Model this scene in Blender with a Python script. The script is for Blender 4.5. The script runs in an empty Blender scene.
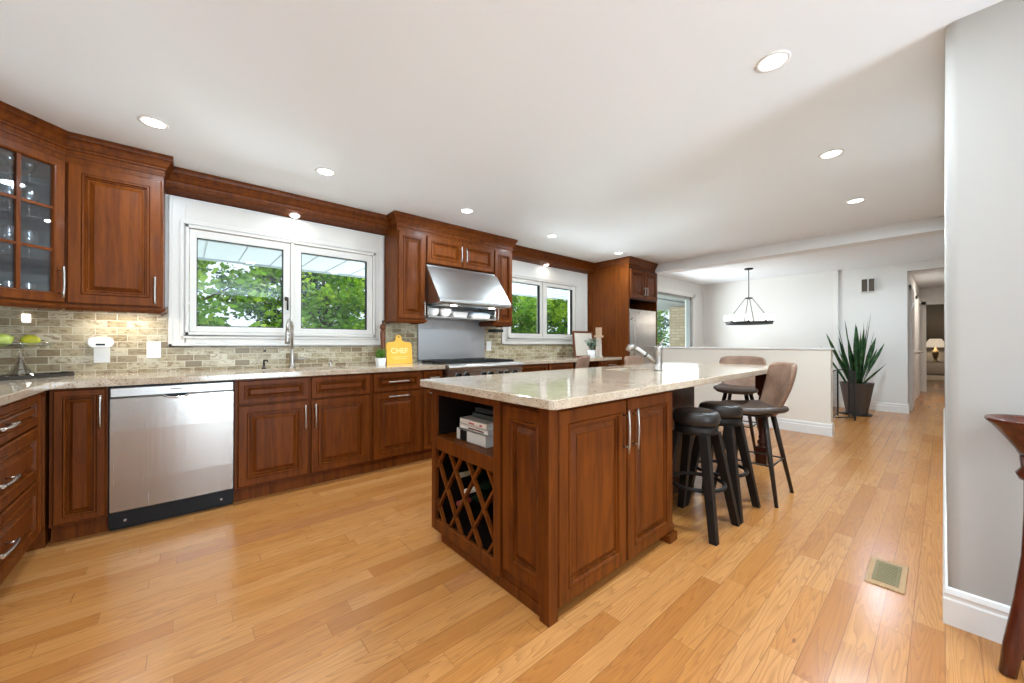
import bpy, bmesh, math, random
from mathutils import Vector, Matrix
random.seed(7)
S = bpy.context.scene
C = S.collection
R = math.radians
PI = math.pi

# ---------------------------------------------------------------- camera, world, sun, exposure
H = 2.42                                            # ceiling height
cd = bpy.data.cameras.new('camera'); cam = bpy.data.objects.new('camera', cd); C.objects.link(cam)
cam.location = (0, 0, 1.128)
cam.rotation_euler = (R(90.247), 0, R(48.966 - 90))
cd.sensor_width = 36; cd.lens = 36 * 375.7 / 1024; cd.clip_start = 0.02; cd.clip_end = 200
S.camera = cam
S.view_settings.view_transform = 'Standard'; S.view_settings.look = 'None'
S.view_settings.exposure = 0.22; S.view_settings.gamma = 1; S.view_settings.use_curve_mapping = False
w = bpy.data.worlds.new('sky'); S.world = w; w.use_nodes = True
bg = w.node_tree.nodes['Background']; bg.inputs[0].default_value = (0.80, 0.90, 1.0, 1); bg.inputs[1].default_value = 1.25

def light(name, kind, loc, energy, color=(1, 1, 1), rot=(0, 0, 0), parent=None, **kw):
    l = bpy.data.lights.new(name, kind); l.energy = energy; l.color = color
    for k, v in kw.items(): setattr(l, k, v)
    o = bpy.data.objects.new(name, l); o.location = loc; o.rotation_euler = rot; C.objects.link(o)
    if parent: o.parent = parent
    return o
light('sun', 'SUN', (0, 0, 20), 4.5, (1, .96, .88), (R(-30), 0, R(-20)), angle=R(1))
# unseen area lights added behind the camera, tilted up to brighten the ceiling
light('rear_fill', 'AREA', (1.25, -4.7, .8), 215, (.68, .86, 1), (R(138), 0, 0), shape='RECTANGLE', size=1.9, size_y=1.5, spread=R(130))
light('side_fill', 'AREA', (-1.05, -2.6, .8), 12, (.80, .91, 1), (R(138), 0, R(-90)), shape='RECTANGLE', size=2.6, size_y=1.2, spread=R(130))
# fill lights added outside, hidden below the kitchen window sills, to brighten the ceiling
light('sill_fill', 'AREA', (.4, 6.6, .25), 60, (.86, .94, 1), (R(-112), 0, 0), shape='RECTANGLE', size=3.0, size_y=1.0)
light('sill_fill', 'AREA', (4.1, 6.6, .25), 250, (.86, .94, 1), (R(-112), 0, 0), shape='RECTANGLE', size=3.0, size_y=1.0)
light('dining_daylight', 'AREA', (7.3, 3.38, 1.5), 17, (.86, .94, 1), (R(90), 0, R(180)), shape='RECTANGLE', size=1.6, size_y=1.1)

# ---------------------------------------------------------------- materials
def mat(name, col, rough=.5, metal=0, coat=0, emit=None, es=1, trans=0, spec=None):
    m = bpy.data.materials.new(name); m.use_nodes = True
    b = m.node_tree.nodes['Principled BSDF']
    b.inputs['Base Color'].default_value = (*col, 1); b.inputs['Roughness'].default_value = rough
    b.inputs['Metallic'].default_value = metal; b.inputs['Coat Weight'].default_value = coat
    b.inputs['Coat Roughness'].default_value = .12
    b.inputs['Transmission Weight'].default_value = trans
    if spec is not None: b.inputs['Specular IOR Level'].default_value = spec
    if emit: b.inputs['Emission Color'].default_value = (*emit, 1); b.inputs['Emission Strength'].default_value = es
    return m
class N:
    def __init__(s, m): s.t = m.node_tree; s.m = m; s.b = s.t.nodes['Principled BSDF']
    def n(s, ty, **kw):
        o = s.t.nodes.new(ty)
        for k, v in kw.items(): setattr(o, k, v)
        return o
    def l(s, a, b): s.t.links.new(a, b)
    def math(s, op, a, b=None, c=None):
        o = s.n('ShaderNodeMath', operation=op)
        for i, v in enumerate((a, b, c)):
            if v is None: continue
            if isinstance(v, (int, float)): o.inputs[i].default_value = v
            else: s.l(v, o.inputs[i])
        return o.outputs[0]
    def coord(s, scale=(1, 1, 1), loc=(0, 0, 0), rot=(0, 0, 0)):
        g = s.n('ShaderNodeNewGeometry'); tc = s.n('ShaderNodeTexCoord'); mp = s.n('ShaderNodeMapping')
        mp.inputs['Scale'].default_value = scale; mp.inputs['Location'].default_value = loc; mp.inputs['Rotation'].default_value = rot
        s.l(tc.outputs['Object'], mp.inputs[0]); return mp.outputs[0]
    def noise(s, vec, scale, detail=3, rough=.5, dist=0):
        o = s.n('ShaderNodeTexNoise'); o.inputs['Scale'].default_value = scale; o.inputs['Detail'].default_value = detail
        o.inputs['Roughness'].default_value = rough; o.inputs['Distortion'].default_value = dist
        s.l(vec, o.inputs['Vector']); return o.outputs['Fac']
    def ramp(s, fac, stops):
        o = s.n('ShaderNodeValToRGB'); e = o.color_ramp.elements
        while len(e) > 1: e.remove(e[0])
        e[0].position, e[0].color = stops[0][0], (*stops[0][1], 1)
        for p, c in stops[1:]:
            q = e.new(p); q.color = (*c, 1)
        s.l(fac, o.inputs[0]); return o.outputs[0]
    def mix(s, fac, a, b, mode='MIX'):
        o = s.n('ShaderNodeMix', data_type='RGBA', blend_type=mode)
        for i, v in ((0, fac), (6, a), (7, b)):
            if isinstance(v, (int, float)): o.inputs[i].default_value = v
            elif isinstance(v, tuple): o.inputs[i].default_value = (*v, 1)
            else: s.l(v, o.inputs[i])
        return o.outputs[2]
    def bump(s, h, st=.2, d=.01):
        o = s.n('ShaderNodeBump'); o.inputs['Strength'].default_value = st; o.inputs['Distance'].default_value = d
        s.l(h, o.inputs['Height']); s.l(o.outputs[0], s.b.inputs['Normal'])

def wood(name, dark, light_, rough=.34, coat=.25, scale=(14, 14, 1.2)):
    m = mat(name, light_, rough, coat=coat); k = N(m)
    v = k.coord(scale)
    a = k.noise(v, 2.2, 5, .6, .6); b = k.noise(k.coord((1, 1, .5)), 3, 2)
    c = k.ramp(a, [(.3, dark), (.62, light_)])
    c2 = k.mix(k.math('MULTIPLY', b, .35), c, tuple(x * .75 for x in dark))
    k.l(c2, k.b.inputs['Base Color']); k.b.inputs['Specular IOR Level'].default_value = .15; return m
M = {}
M['cherry'] = wood('cherry_wood', (.085, .019, .0028), (.185, .045, .0042), .42, .02)
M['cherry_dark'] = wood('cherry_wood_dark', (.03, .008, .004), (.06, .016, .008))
M['walnut'] = wood('red_walnut', (.06, .012, .006), (.12, .026, .012), .22, .5)
M['wood_pale'] = wood('pale_wood', (.55, .36, .22), (.72, .52, .36), .5, 0)
M['wood_light'] = wood('whitewashed_wood', (.62, .55, .46), (.75, .69, .6), .6, 0)
M['wood_mill'] = wood('mill_wood', (.11, .035, .015), (.2, .07, .03), .3, .3)
M['inside'] = mat('cabinet_inside_sky_tint', (.03, .065, .075), .5)  # dark wood tinted teal, standing in for sky reflected in the glass
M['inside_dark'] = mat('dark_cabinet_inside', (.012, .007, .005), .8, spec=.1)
M['wall'] = mat('wall_paint', (.80, .785, .755), .7)
M['wall_half'] = mat('half_wall_paint', (.84, .76, .655), .7)
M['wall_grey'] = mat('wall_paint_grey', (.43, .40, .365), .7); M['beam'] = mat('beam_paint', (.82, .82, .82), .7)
M['taupe'] = mat('taupe_paint', (.25, .225, .20), .8)
M['ceiling'] = mat('ceiling_paint', (.87, .905, .945), .8)
M['trim'] = mat('white_trim', (.84, .82, .79), .4)
M['vinyl'] = mat('white_vinyl', (.64, .595, .54), .35)
M['black'] = mat('black_plastic', (.006, .006, .007), .4, spec=.25)
M['iron'] = mat('black_iron', (.02, .02, .022), .5, .3)
M['bronze'] = mat('dark_bronze', (.055, .045, .04), .4, .7)
M['brown_metal'] = mat('brown_metal', (.085, .065, .045), .45, .5)
M['nickel'] = mat('brushed_nickel', (.46, .42, .38), .3, 1)
M['chrome'] = mat('chrome', (.8, .8, .8), .08, 1)
M['white'] = mat('white_ceramic', (.85, .85, .84), .2)
M['plastic'] = mat('white_plastic', (.82, .81, .78), .35)
M['lamp'] = mat('lamp_lens', (1, 1, 1), .4, emit=(1, .98, .94), es=9)
M['bulb'] = mat('frosted_bulb_glass', (1, 1, 1), .4, emit=(1, .96, .88), es=2.2)
M['leather'] = mat('black_leather', (.026, .019, .015), .34, spec=.35)
M['stoolwood'] = mat('espresso_wood', (.012, .008, .006), .5, spec=.25)
M['seatbrown'] = mat('dark_brown_leather', (.085, .058, .045), .38)
M['leg_metal'] = mat('black_steel', (.035, .024, .019), .45, .3)
M['soil'] = mat('soil', (.05, .035, .025), .9)
M['pot_grey'] = mat('grey_taupe_pot', (.085, .078, .074), .5)
M['shade'] = mat('lamp_shade_fabric', (.8, .72, .6), .8, emit=(1, .82, .6), es=.5)
M['lampbase'] = mat('antique_brass', (.2, .15, .08), .4, .6)
M['brass'] = mat('aged_brass', (.19, .145, .06), .45, .6)
M['siding'] = mat('soffit_panel', (.34, .385, .415), .6); M['bounce_slab'] = mat('pale_bounce_slab', (.66, .64, .62), .9)
M['grass'] = mat('lawn', (.12, .25, .05), .9)
M['bark'] = mat('bark', (.07, .055, .045), .9)
M['pillow'] = mat('paper', (.78, .76, .72), .7)

def leather_brown():
    m = mat('brown_suede', (.28, .16, .10), .6); k = N(m)
    a = k.noise(k.coord(), 9, 4, .6)
    k.l(k.ramp(a, [(.3, (.22, .12, .075)), (.7, (.36, .215, .14))]), k.b.inputs['Base Color'])
    k.bump(k.noise(k.coord(), 220, 2), .15, .002); return m
M['suede'] = leather_brown()

def steel(name, col=(.50, .49, .475), rough=.26, sc=(.6, .6, 90)):
    m = mat(name, col, rough, 1); k = N(m)
    a = k.noise(k.coord(sc), 3, 3)
    k.l(k.math('MULTIPLY_ADD', a, .14, rough - .07), k.b.inputs['Roughness'])
    k.bump(a, .04, .002); return m
M['steel'] = steel('brushed_stainless')
M['steel_h'] = steel('brushed_stainless_horizontal', sc=(.6, .6, 110), rough=.3)
M['steel_v'] = steel('brushed_stainless_vertical', (.37, .34, .315), sc=(90, 90, .6), rough=.24)
M['backsteel'] = steel('matte_stainless', (.50, .51, .53), .38)

def floor_mat():
    m = mat('oak_floor', (.6, .34, .14), .24, spec=.5); k = N(m)
    tc = k.n('ShaderNodeTexCoord'); sx = k.n('ShaderNodeSeparateXYZ'); k.l(tc.outputs['Object'], sx.inputs[0])
    x, y = sx.outputs[0], sx.outputs[1]
    Wd = .086
    yy = k.math('DIVIDE', y, Wd); row = k.math('FLOOR', yy); fy = k.math('SUBTRACT', yy, row)
    wn = k.n('ShaderNodeTexWhiteNoise', noise_dimensions='1D'); k.l(row, wn.inputs['W'])
    xx = k.math('MULTIPLY_ADD', wn.outputs['Value'], 7.31, k.math('DIVIDE', x, .78))
    # uneven plank lengths
    xx = k.math('ADD', xx, k.math('MULTIPLY', k.math('SINE', k.math('MULTIPLY_ADD', row, 2.1, k.math('MULTIPLY', xx, 1.7))), .28))
    col = k.math('FLOOR', xx); fx = k.math('SUBTRACT', xx, col)
    idv = k.n('ShaderNodeCombineXYZ'); k.l(row, idv.inputs[0]); k.l(col, idv.inputs[1])
    w2 = k.n('ShaderNodeTexWhiteNoise', noise_dimensions='2D'); k.l(idv.outputs[0], w2.inputs['Vector'])
    rnd = w2.outputs['Value']
    base = k.ramp(rnd, [(0, (.46, .175, .04)), (.08, (.51, .205, .05)), (.25, (.56, .235, .06)), (.55, (.60, .265, .075)), (.85, (.65, .31, .105)), (.97, (.60, .27, .08)), (1, (.48, .20, .075))])
    # grain: stretched noise, offset per plank
    gv = k.n('ShaderNodeCombineXYZ')
    k.l(k.math('MULTIPLY_ADD', rnd, 37., k.math('MULTIPLY', x, .75)), gv.inputs[0])
    k.l(k.math('MULTIPLY_ADD', rnd, 91., k.math('MULTIPLY', y, 11.)), gv.inputs[1])
    g1 = k.noise(gv.outputs[0], 1.3, 2, .4, .25)
    rings = k.math('FRACT', k.math('MULTIPLY', g1, 17.))
    ringl = k.math('MULTIPLY', k.math('POWER', rings, 2.5), .8)
    fine = k.n('ShaderNodeCombineXYZ'); k.l(k.math('MULTIPLY', x, 6.), fine.inputs[0]); k.l(k.math('MULTIPLY', y, 170.), fine.inputs[1])
    g2 = k.noise(fine.outputs[0], 1, 3)
    c = k.mix(ringl, base, k.mix(.62, base, (.22, .085, .03), 'MIX'))
    c = k.mix(k.math('MULTIPLY', k.math('SUBTRACT', 1., g2), .55), c, (.33, .125, .03))
    big = k.noise(k.coord((.8, 5, 1)), 1.6, 4, .65)
    c = k.mix(k.ramp(big, [(.52, (0, 0, 0)), (.72, (.55, .55, .55))]), c, (.36, .13, .03))
    # knots
    kn = k.n('ShaderNodeTexVoronoi'); kv = k.n('ShaderNodeCombineXYZ')
    k.l(k.math('MULTIPLY', x, 1.1), kv.inputs[0]); k.l(k.math('MULTIPLY', y, 3.), kv.inputs[1]); k.l(kv.outputs[0], kn.inputs['Vector']); kn.inputs['Scale'].default_value = 1.
    kd = k.math('LESS_THAN', k.math('ADD', kn.outputs['Distance'], k.math('MULTIPLY', g2, .03)), .04)
    c = k.mix(k.math('MULTIPLY', kd, .6), c, (.12, .045, .02))
    e1 = k.math('LESS_THAN', k.math('MINIMUM', fy, k.math('SUBTRACT', 1., fy)), .012)
    e2 = k.math('LESS_THAN', fx, .0022)
    e = k.math('MAXIMUM', e1, e2)
    c = k.mix(k.math('MULTIPLY', e, .62), c, (.13, .05, .02))
    k.l(c, k.b.inputs['Base Color'])
    k.l(k.math('MULTIPLY_ADD', g2, .12, .17), k.b.inputs['Roughness'])
    k.bump(k.math('SUBTRACT', k.math('MULTIPLY', g2, .12), e), .25, .0012)
    return m
M['floor'] = floor_mat()

def granite():
    m = mat('beige_granite', (.6, .5, .4), .1, spec=.5); k = N(m)
    v = k.coord()
    a = k.noise(v, 7, 5, .65, 1.2); b = k.noise(v, 46, 4, .7); d = k.noise(v, 130, 2)
    c = k.ramp(a, [(.3, (.47, .35, .24)), (.5, (.54, .425, .31)), (.7, (.61, .505, .39))])
    c = k.mix(k.ramp(b, [(.30, (.8, .8, .8)), (.40, (0, 0, 0))]), c, (.30, .19, .11))
    c = k.mix(k.ramp(b, [(.60, (0, 0, 0)), (.70, (.6, .6, .6))]), c, (.70, .62, .50))
    c = k.mix(k.ramp(d, [(.34, (.8, .8, .8)), (.41, (0, 0, 0))]), c, (.17, .11, .08))
    k.l(c, k.b.inputs['Base Color']); return m
M['granite'] = granite()

def tile(axis):
    m = mat('travertine_brick_' + axis, (.5, .42, .3), .38); k = N(m)
    tc = k.n('ShaderNodeTexCoord'); sx = k.n('ShaderNodeSeparateXYZ'); k.l(tc.outputs['Object'], sx.inputs[0])
    cv = k.n('ShaderNodeCombineXYZ'); k.l(sx.outputs[0 if axis == 'x' else 1], cv.inputs[0]); k.l(sx.outputs[2], cv.inputs[1])
    br = k.n('ShaderNodeTexBrick'); k.l(cv.outputs[0], br.inputs['Vector'])
    br.inputs['Scale'].default_value = 1; br.inputs['Brick Width'].default_value = .104; br.inputs['Row Height'].default_value = .0495
    br.inputs['Mortar Size'].default_value = .0028; br.inputs['Mortar Smooth'].default_value = .25; br.inputs['Bias'].default_value = 0
    br.inputs['Color1'].default_value = (0, 0, 0, 1); br.inputs['Color2'].default_value = (1, 1, 1, 1); br.inputs['Mortar'].default_value = (0, 0, 0, 1)
    bw = k.n('ShaderNodeRGBToBW'); k.l(br.outputs['Color'], bw.inputs[0])
    base = k.ramp(bw.outputs[0], [(0, (.20, .14, .07)), (.25, (.33, .26, .145)), (.5, (.42, .345, .21)), (.8, (.50, .43, .29)), (1, (.58, .51, .37))])
    vein = k.noise(k.coord((1, 1, 2.2)), 16, 5, .65, 1.5)
    c = k.mix(k.ramp(vein, [(.38, (.85, .85, .85)), (.52, (0, 0, 0))]), base, (.19, .115, .05))
    c = k.mix(br.outputs['Fac'], c, (.55, .49, .36))
    k.l(c, k.b.inputs['Base Color'])
    k.bump(k.math('SUBTRACT', 1., br.outputs['Fac']), .5, .003)
    return m
M['tile_x'] = tile('x'); M['tile_y'] = tile('y')

def brickcol():
    m = mat('buff_brick', (.5, .4, .3), .8); k = N(m)
    tc = k.n('ShaderNodeTexCoord'); sx = k.n('ShaderNodeSeparateXYZ'); k.l(tc.outputs['Object'], sx.inputs[0])
    cv = k.n('ShaderNodeCombineXYZ'); k.l(k.math('ADD', sx.outputs[0], sx.outputs[1]), cv.inputs[0]); k.l(sx.outputs[2], cv.inputs[1])
    br = k.n('ShaderNodeTexBrick'); k.l(cv.outputs[0], br.inputs['Vector']); br.inputs['Scale'].default_value = 1
    br.inputs['Brick Width'].default_value = .22; br.inputs['Row Height'].default_value = .075; br.inputs['Mortar Size'].default_value = .006
    br.inputs['Color1'].default_value = (.42, .33, .21, 1); br.inputs['Color2'].default_value = (.55, .45, .32, 1); br.inputs['Mortar'].default_value = (.3, .27, .22, 1)
    k.l(br.outputs['Color'], k.b.inputs['Base Color']); return m
M['brick'] = brickcol()

def leafmat(name, cols, sc=1.2):
    m = mat(name, cols[0], .5); k = N(m)
    a = k.noise(k.coord(), sc, 3, .6)
    k.l(k.ramp(a, [(.32, cols[0]), (.5, cols[1]), (.66, cols[2])]), k.b.inputs['Base Color'])
    t = k.n('ShaderNodeBsdfTranslucent'); k.l(k.ramp(a, [(.32, cols[0]), (.5, cols[1]), (.66, cols[2])]), t.inputs[0])
    mx = k.n('ShaderNodeMixShader'); mx.inputs[0].default_value = .45
    k.l(k.b.outputs[0], mx.inputs[1]); k.l(t.outputs[0], mx.inputs[2]); k.l(mx.outputs[0], k.t.nodes['Material Output'].inputs[0]); return m
M['leaf_bright'] = leafmat('bright_maple_leaves', [(.03, .11, .01), (.15, .34, .02), (.52, .72, .07)])
M['leaf_dark'] = leafmat('dark_leaves', [(.012, .045, .025), (.03, .10, .05), (.07, .18, .07)])
M['leaf_snake'] = leafmat('snake_plant_leaf', [(.02, .07, .025), (.045, .14, .045), (.11, .24, .08)], 14)
M['leaf_grass'] = leafmat('grass_blades', [(.06, .16, .02), (.14, .30, .04), (.26, .42, .08)], 30)
M['leaf_pale'] = leafmat('pale_eucalyptus_leaf', [(.10, .17, .12), (.22, .32, .24), (.42, .50, .42)], 30)

def thin_glass(name, tint=(1, 1, 1), fac=.06):
    m = bpy.data.materials.new(name); m.use_nodes = True; t = m.node_tree; t.nodes.clear()
    o = t.nodes.new('ShaderNodeOutputMaterial'); mx = t.nodes.new('ShaderNodeMixShader'); mx.inputs[0].default_value = fac
    a = t.nodes.new('ShaderNodeBsdfTransparent'); a.inputs[0].default_value = (*tint, 1)
    g = t.nodes.new('ShaderNodeBsdfGlossy'); g.inputs['Roughness'].default_value = .02
    t.links.new(a.outputs[0], mx.inputs[1]); t.links.new(g.outputs[0], mx.inputs[2]); t.links.new(mx.outputs[0], o.inputs[0]); return m
M['pane'] = thin_glass('window_glass', (.97, 1, .99), .03)
M['cabglass'] = thin_glass('cabinet_glass', (.92, .96, 1), .10)
M['crystal'] = thin_glass('clear_crystal', (.88, .92, .93), .32)

# ---------------------------------------------------------------- mesh helpers
class MB:
    """collects shapes (world or local coordinates minus an origin) into ONE mesh object"""
    def __init__(s, o=(0, 0, 0)): s.v = []; s.f = []; s.o = Vector(o); s.T = Matrix(); s.sm = []
    def add(s, vs, fs, smooth=False):
        n = len(s.v)
        for p in vs: s.v.append(tuple((s.T @ Vector(p)) - s.o))
        for f in fs: s.f.append([i + n for i in f]); s.sm.append(smooth)
        return s
    def box(s, x0, x1, y0, y1, z0, z1):
        vs = [(x, y, z) for z in (z0, z1) for y in (y0, y1) for x in (x0, x1)]
        return s.add(vs, [(0, 2, 3, 1), (4, 5, 7, 6), (0, 1, 5, 4), (1, 3, 7, 5), (3, 2, 6, 7), (2, 0, 4, 6)])
    def rbox(s, x0, x1, y0, y1, z0, z1, r=.003):
        """box with chamfered vertical and top/bottom edges"""
        def ring(z, i): return [(x0 + r, y0 + i, z), (x1 - r, y0 + i, z), (x1 - i, y0 + r, z), (x1 - i, y1 - r, z), (x1 - r, y1 - i, z), (x0 + r, y1 - i, z), (x0 + i, y1 - r, z), (x0 + i, y0 + r, z)]
        a = [(x0 + r, y0 + r, z0), (x1 - r, y0 + r, z0), (x1 - r, y0 + r, z0), (x1 - r, y1 - r, z0), (x1 - r, y1 - r, z0), (x0 + r, y1 - r, z0), (x0 + r, y1 - r, z0), (x0 + r, y0 + r, z0)]
        b = [(p[0], p[1], z1) for p in a]
        rings = [a, ring(z0 + r, 0), ring(z1 - r, 0), b]
        return s.loft(rings, caps=True)
    def loft(s, rings, caps=True, smooth=False, closed=True):
        n = len(rings[0]); vs = [p for r in rings for p in r]; fs = []
        for i in range(len(rings) - 1):
            for j in range(n if closed else n - 1):
                k = (j + 1) % n; fs.append((i * n + j, i * n + k, (i + 1) * n + k, (i + 1) * n + j))
        s.add(vs, fs, smooth)
        if caps: s.add(rings[0], [tuple(range(n))[::-1]]); s.add(rings[-1], [tuple(range(n))])
        return s
    def lathe(s, prof, c=(0, 0, 0), n=24, smooth=True, caps=False, sx=1, sy=1):
        rings = [[(c[0] + r * sx * math.cos(2 * PI * k / n), c[1] + r * sy * math.sin(2 * PI * k / n), c[2] + z) for k in range(n)] for r, z in prof]
        return s.loft(rings, caps, smooth)
    def tube(s, pts, r, n=10, caps=True, smooth=True):
        pts = [Vector(p) for p in pts]; rs = r if isinstance(r, (list, tuple)) else [r] * len(pts); rings = []
        up = None
        for i, p in enumerate(pts):
            d = (pts[min(i + 1, len(pts) - 1)] - pts[max(i - 1, 0)]).normalized()
            if up is None: up = Vector((0, 0, 1)) if abs(d.z) < .9 else Vector((1, 0, 0))
            a = d.cross(up).normalized(); b = a.cross(d).normalized(); up = b
            rings.append([tuple(p + (a * math.cos(2 * PI * k / n) + b * math.sin(2 * PI * k / n)) * rs[i]) for k in range(n)])
        return s.loft(rings, caps, smooth)
    def ring(s, c, R_, r, n=28, m=8, sq=None):
        pts = []
        rings = [[(c[0] + (R_ + r * math.cos(2 * PI * j / m)) * math.cos(2 * PI * i / n), c[1] + (R_ + r * math.cos(2 * PI * j / m)) * math.sin(2 * PI * i / n), c[2] + r * math.sin(2 * PI * j / m)) for j in range(m)] for i in range(n + 1)]
        return s.loft(rings, False, True)
    def taper(s, p0, p1, a0, a1, b0=None, b1=None):
        """square tapered post from p0 (half width a0) to p1 (a1)"""
        b0 = b0 or a0; b1 = b1 or a1
        q = lambda p, a, b: [(p[0] - a, p[1] - b, p[2]), (p[0] + a, p[1] - b, p[2]), (p[0] + a, p[1] + b, p[2]), (p[0] - a, p[1] + b, p[2])]
        return s.loft([q(p0, a0, b0), q(p1, a1, b1)])
    def panel(s, x0, x1, z0, z1, t=.022, fr=.055, y=0.):
        """raised panel door or drawer front; back at y, front towards -y"""
        w_, h_ = x1 - x0, z1 - z0
        fr = min(fr, w_ * .24, h_ * .26); k = min(1, min(w_, h_) / .30)
        prof = [(0, 0), (0, -t + .005), (.005, -t), (fr - .006, -t), (fr - .004, -t + .004), (fr - .001, -t - .003), (fr + .008 * k, -t - .003), (fr + .011 * k, -t + .009), (fr + .018 * k, -t + .007), (fr + .022 * k, -t + .016), (fr + .028 * k, -t + .016), (fr + .050 * k, -t + .003), (fr + .051 * k, -t)]
        rings = [[(x0 + i, y + d, z0 + i), (x1 - i, y + d, z0 + i), (x1 - i, y + d, z1 - i), (x0 + i, y + d, z1 - i)] for i, d in prof]
        return s.loft(rings, True)
    def build(s, name, m, parent=None, bevel=0, smooth_angle=None, solid=0, sub=0):
        me = bpy.data.meshes.new(name); me.from_pydata(s.v, [], s.f)
        for p, q in zip(me.polygons, s.sm): p.use_smooth = q
        bm = bmesh.new(); bm.from_mesh(me); bmesh.ops.remove_doubles(bm, verts=bm.verts, dist=1e-6)
        bmesh.ops.recalc_face_normals(bm, faces=bm.faces); bm.to_mesh(me); bm.free()
        o = bpy.data.objects.new(name, me); C.objects.link(o)
        for mm in (m if isinstance(m, (list, tuple)) else [m]): me.materials.append(M[mm] if isinstance(mm, str) else mm)
        if parent: o.parent = parent
        if solid: q = o.modifiers.new('s', 'SOLIDIFY'); q.thickness = solid; q.offset = 0
        if sub: q = o.modifiers.new('u', 'SUBSURF'); q.levels = sub; q.render_levels = sub
        if bevel: q = o.modifiers.new('b', 'BEVEL'); q.width = bevel; q.segments = 2; q.limit_method = 'ANGLE'; q.angle_limit = R(40)
        return o
def tag(o, label, cat, group=None, kind=None):
    o['label'] = label; o['category'] = cat
    if group: o['group'] = group
    if kind: o['kind'] = kind
    return o
def thing(name, label, cat, loc=(0, 0, 0), rz=0, group=None):
    o = bpy.data.objects.new(name, None); C.objects.link(o); o.location = loc; o.rotation_euler = (0, 0, rz); o.empty_display_size = .1
    return tag(o, label, cat, group)
def struct(name, mb, m, label=None, **kw):
    o = mb.build(name, m, **kw); o['kind'] = 'structure'
    if label: o['label'] = label
    return o
def sthing(name, loc=(0, 0, 0), label=None):
    o = bpy.data.objects.new(name, None); C.objects.link(o); o.location = loc; o['kind'] = 'structure'
    if label: o['label'] = label
    return o
def copy_thing(src, loc, rz=None, label=None, group=None):
    def rec(o, p):
        c = o.copy(); C.objects.link(c)
        if p: c.parent = p
        for ch in [q for q in bpy.data.objects if q.parent == o]: rec(ch, c)
        return c
    c = rec(src, None); c.location = loc
    if rz is not None: c.rotation_euler = (0, 0, rz)
    if label: c['label'] = label
    if group: c['group'] = group
    return c
def slab(name, outer, holes, z0, z1, m, parent=None, o=(0, 0, 0), bevel=.004):
    """flat slab with a polygon outline and holes"""
    bm = bmesh.new(); es = []
    for poly in [outer] + holes:
        vs = [bm.verts.new((x - o[0], y - o[1], z0 - o[2])) for x, y in poly]
        es += [bm.edges.new((vs[i], vs[(i + 1) % len(vs)])) for i in range(len(vs))]
    r = bmesh.ops.triangle_fill(bm, use_beauty=True, edges=es)
    fs = [f for f in r['geom'] if isinstance(f, bmesh.types.BMFace)]
    ex = bmesh.ops.extrude_face_region(bm, geom=fs)
    bmesh.ops.translate(bm, verts=[v for v in ex['geom'] if isinstance(v, bmesh.types.BMVert)], vec=(0, 0, z1 - z0))
    bmesh.ops.recalc_face_normals(bm, faces=bm.faces)
    bmesh.ops.dissolve_limit(bm, angle_limit=R(1), verts=bm.verts, edges=bm.edges)
    me = bpy.data.meshes.new(name); bm.to_mesh(me); bm.free(); ob = bpy.data.objects.new(name, me); C.objects.link(ob)
    me.materials.append(M[m]); ob.parent = parent
    if bevel: q = ob.modifiers.new('b', 'BEVEL'); q.width = bevel; q.segments = 2; q.limit_method = 'ANGLE'; q.angle_limit = R(50)
    return ob
def rrect(x0, x1, y0, y1, r, n=5):
    P_ = []
    for cx, cy, a in ((x1 - r, y0 + r, -90), (x1 - r, y1 - r, 0), (x0 + r, y1 - r, 90), (x0 + r, y0 + r, 180)):
        for i in range(n + 1):
            t = R(a + 90 * i / n); P_.append((cx + r * math.cos(t), cy + r * math.sin(t)))
    return P_
def sweep_xy(mb, path, prof):
    """sweep profile (offset to the right-hand side of travel, z) along an open xy path with mitred corners"""
    pts = [Vector(p) for p in path]; rings = []
    for i, p in enumerate(pts):
        d0 = (p - pts[i - 1]).normalized() if i else (pts[1] - p).normalized()
        d1 = (pts[i + 1] - p).normalized() if i < len(pts) - 1 else d0
        n0 = Vector((d0.y, -d0.x)); n1 = Vector((d1.y, -d1.x)); n_ = (n0 + n1); n_ = n_ / max(.3, n_.dot(n0))
        rings.append([(p.x + n_.x * a, p.y + n_.y * a, z) for a, z in prof])
    return mb.loft(rings, True)
def text(name, body, size, loc, rot, m, parent=None, ext=.0006, bold=False):
    cu = bpy.data.curves.new(name, 'FONT'); cu.body = body; cu.size = size; cu.extrude = ext; cu.align_x = 'CENTER'; cu.align_y = 'CENTER'
    if bold: cu.offset = size * .02
    t = bpy.data.objects.new('tmp', cu); C.objects.link(t); dg = bpy.context.evaluated_depsgraph_get()
    me = bpy.data.meshes.new_from_object(t.evaluated_get(dg)); bpy.data.objects.remove(t)
    o = bpy.data.objects.new(name, me); C.objects.link(o); o.location = loc; o.rotation_euler = rot; me.materials.clear(); me.materials.append(M[m]); o.parent = parent
    return o

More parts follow.
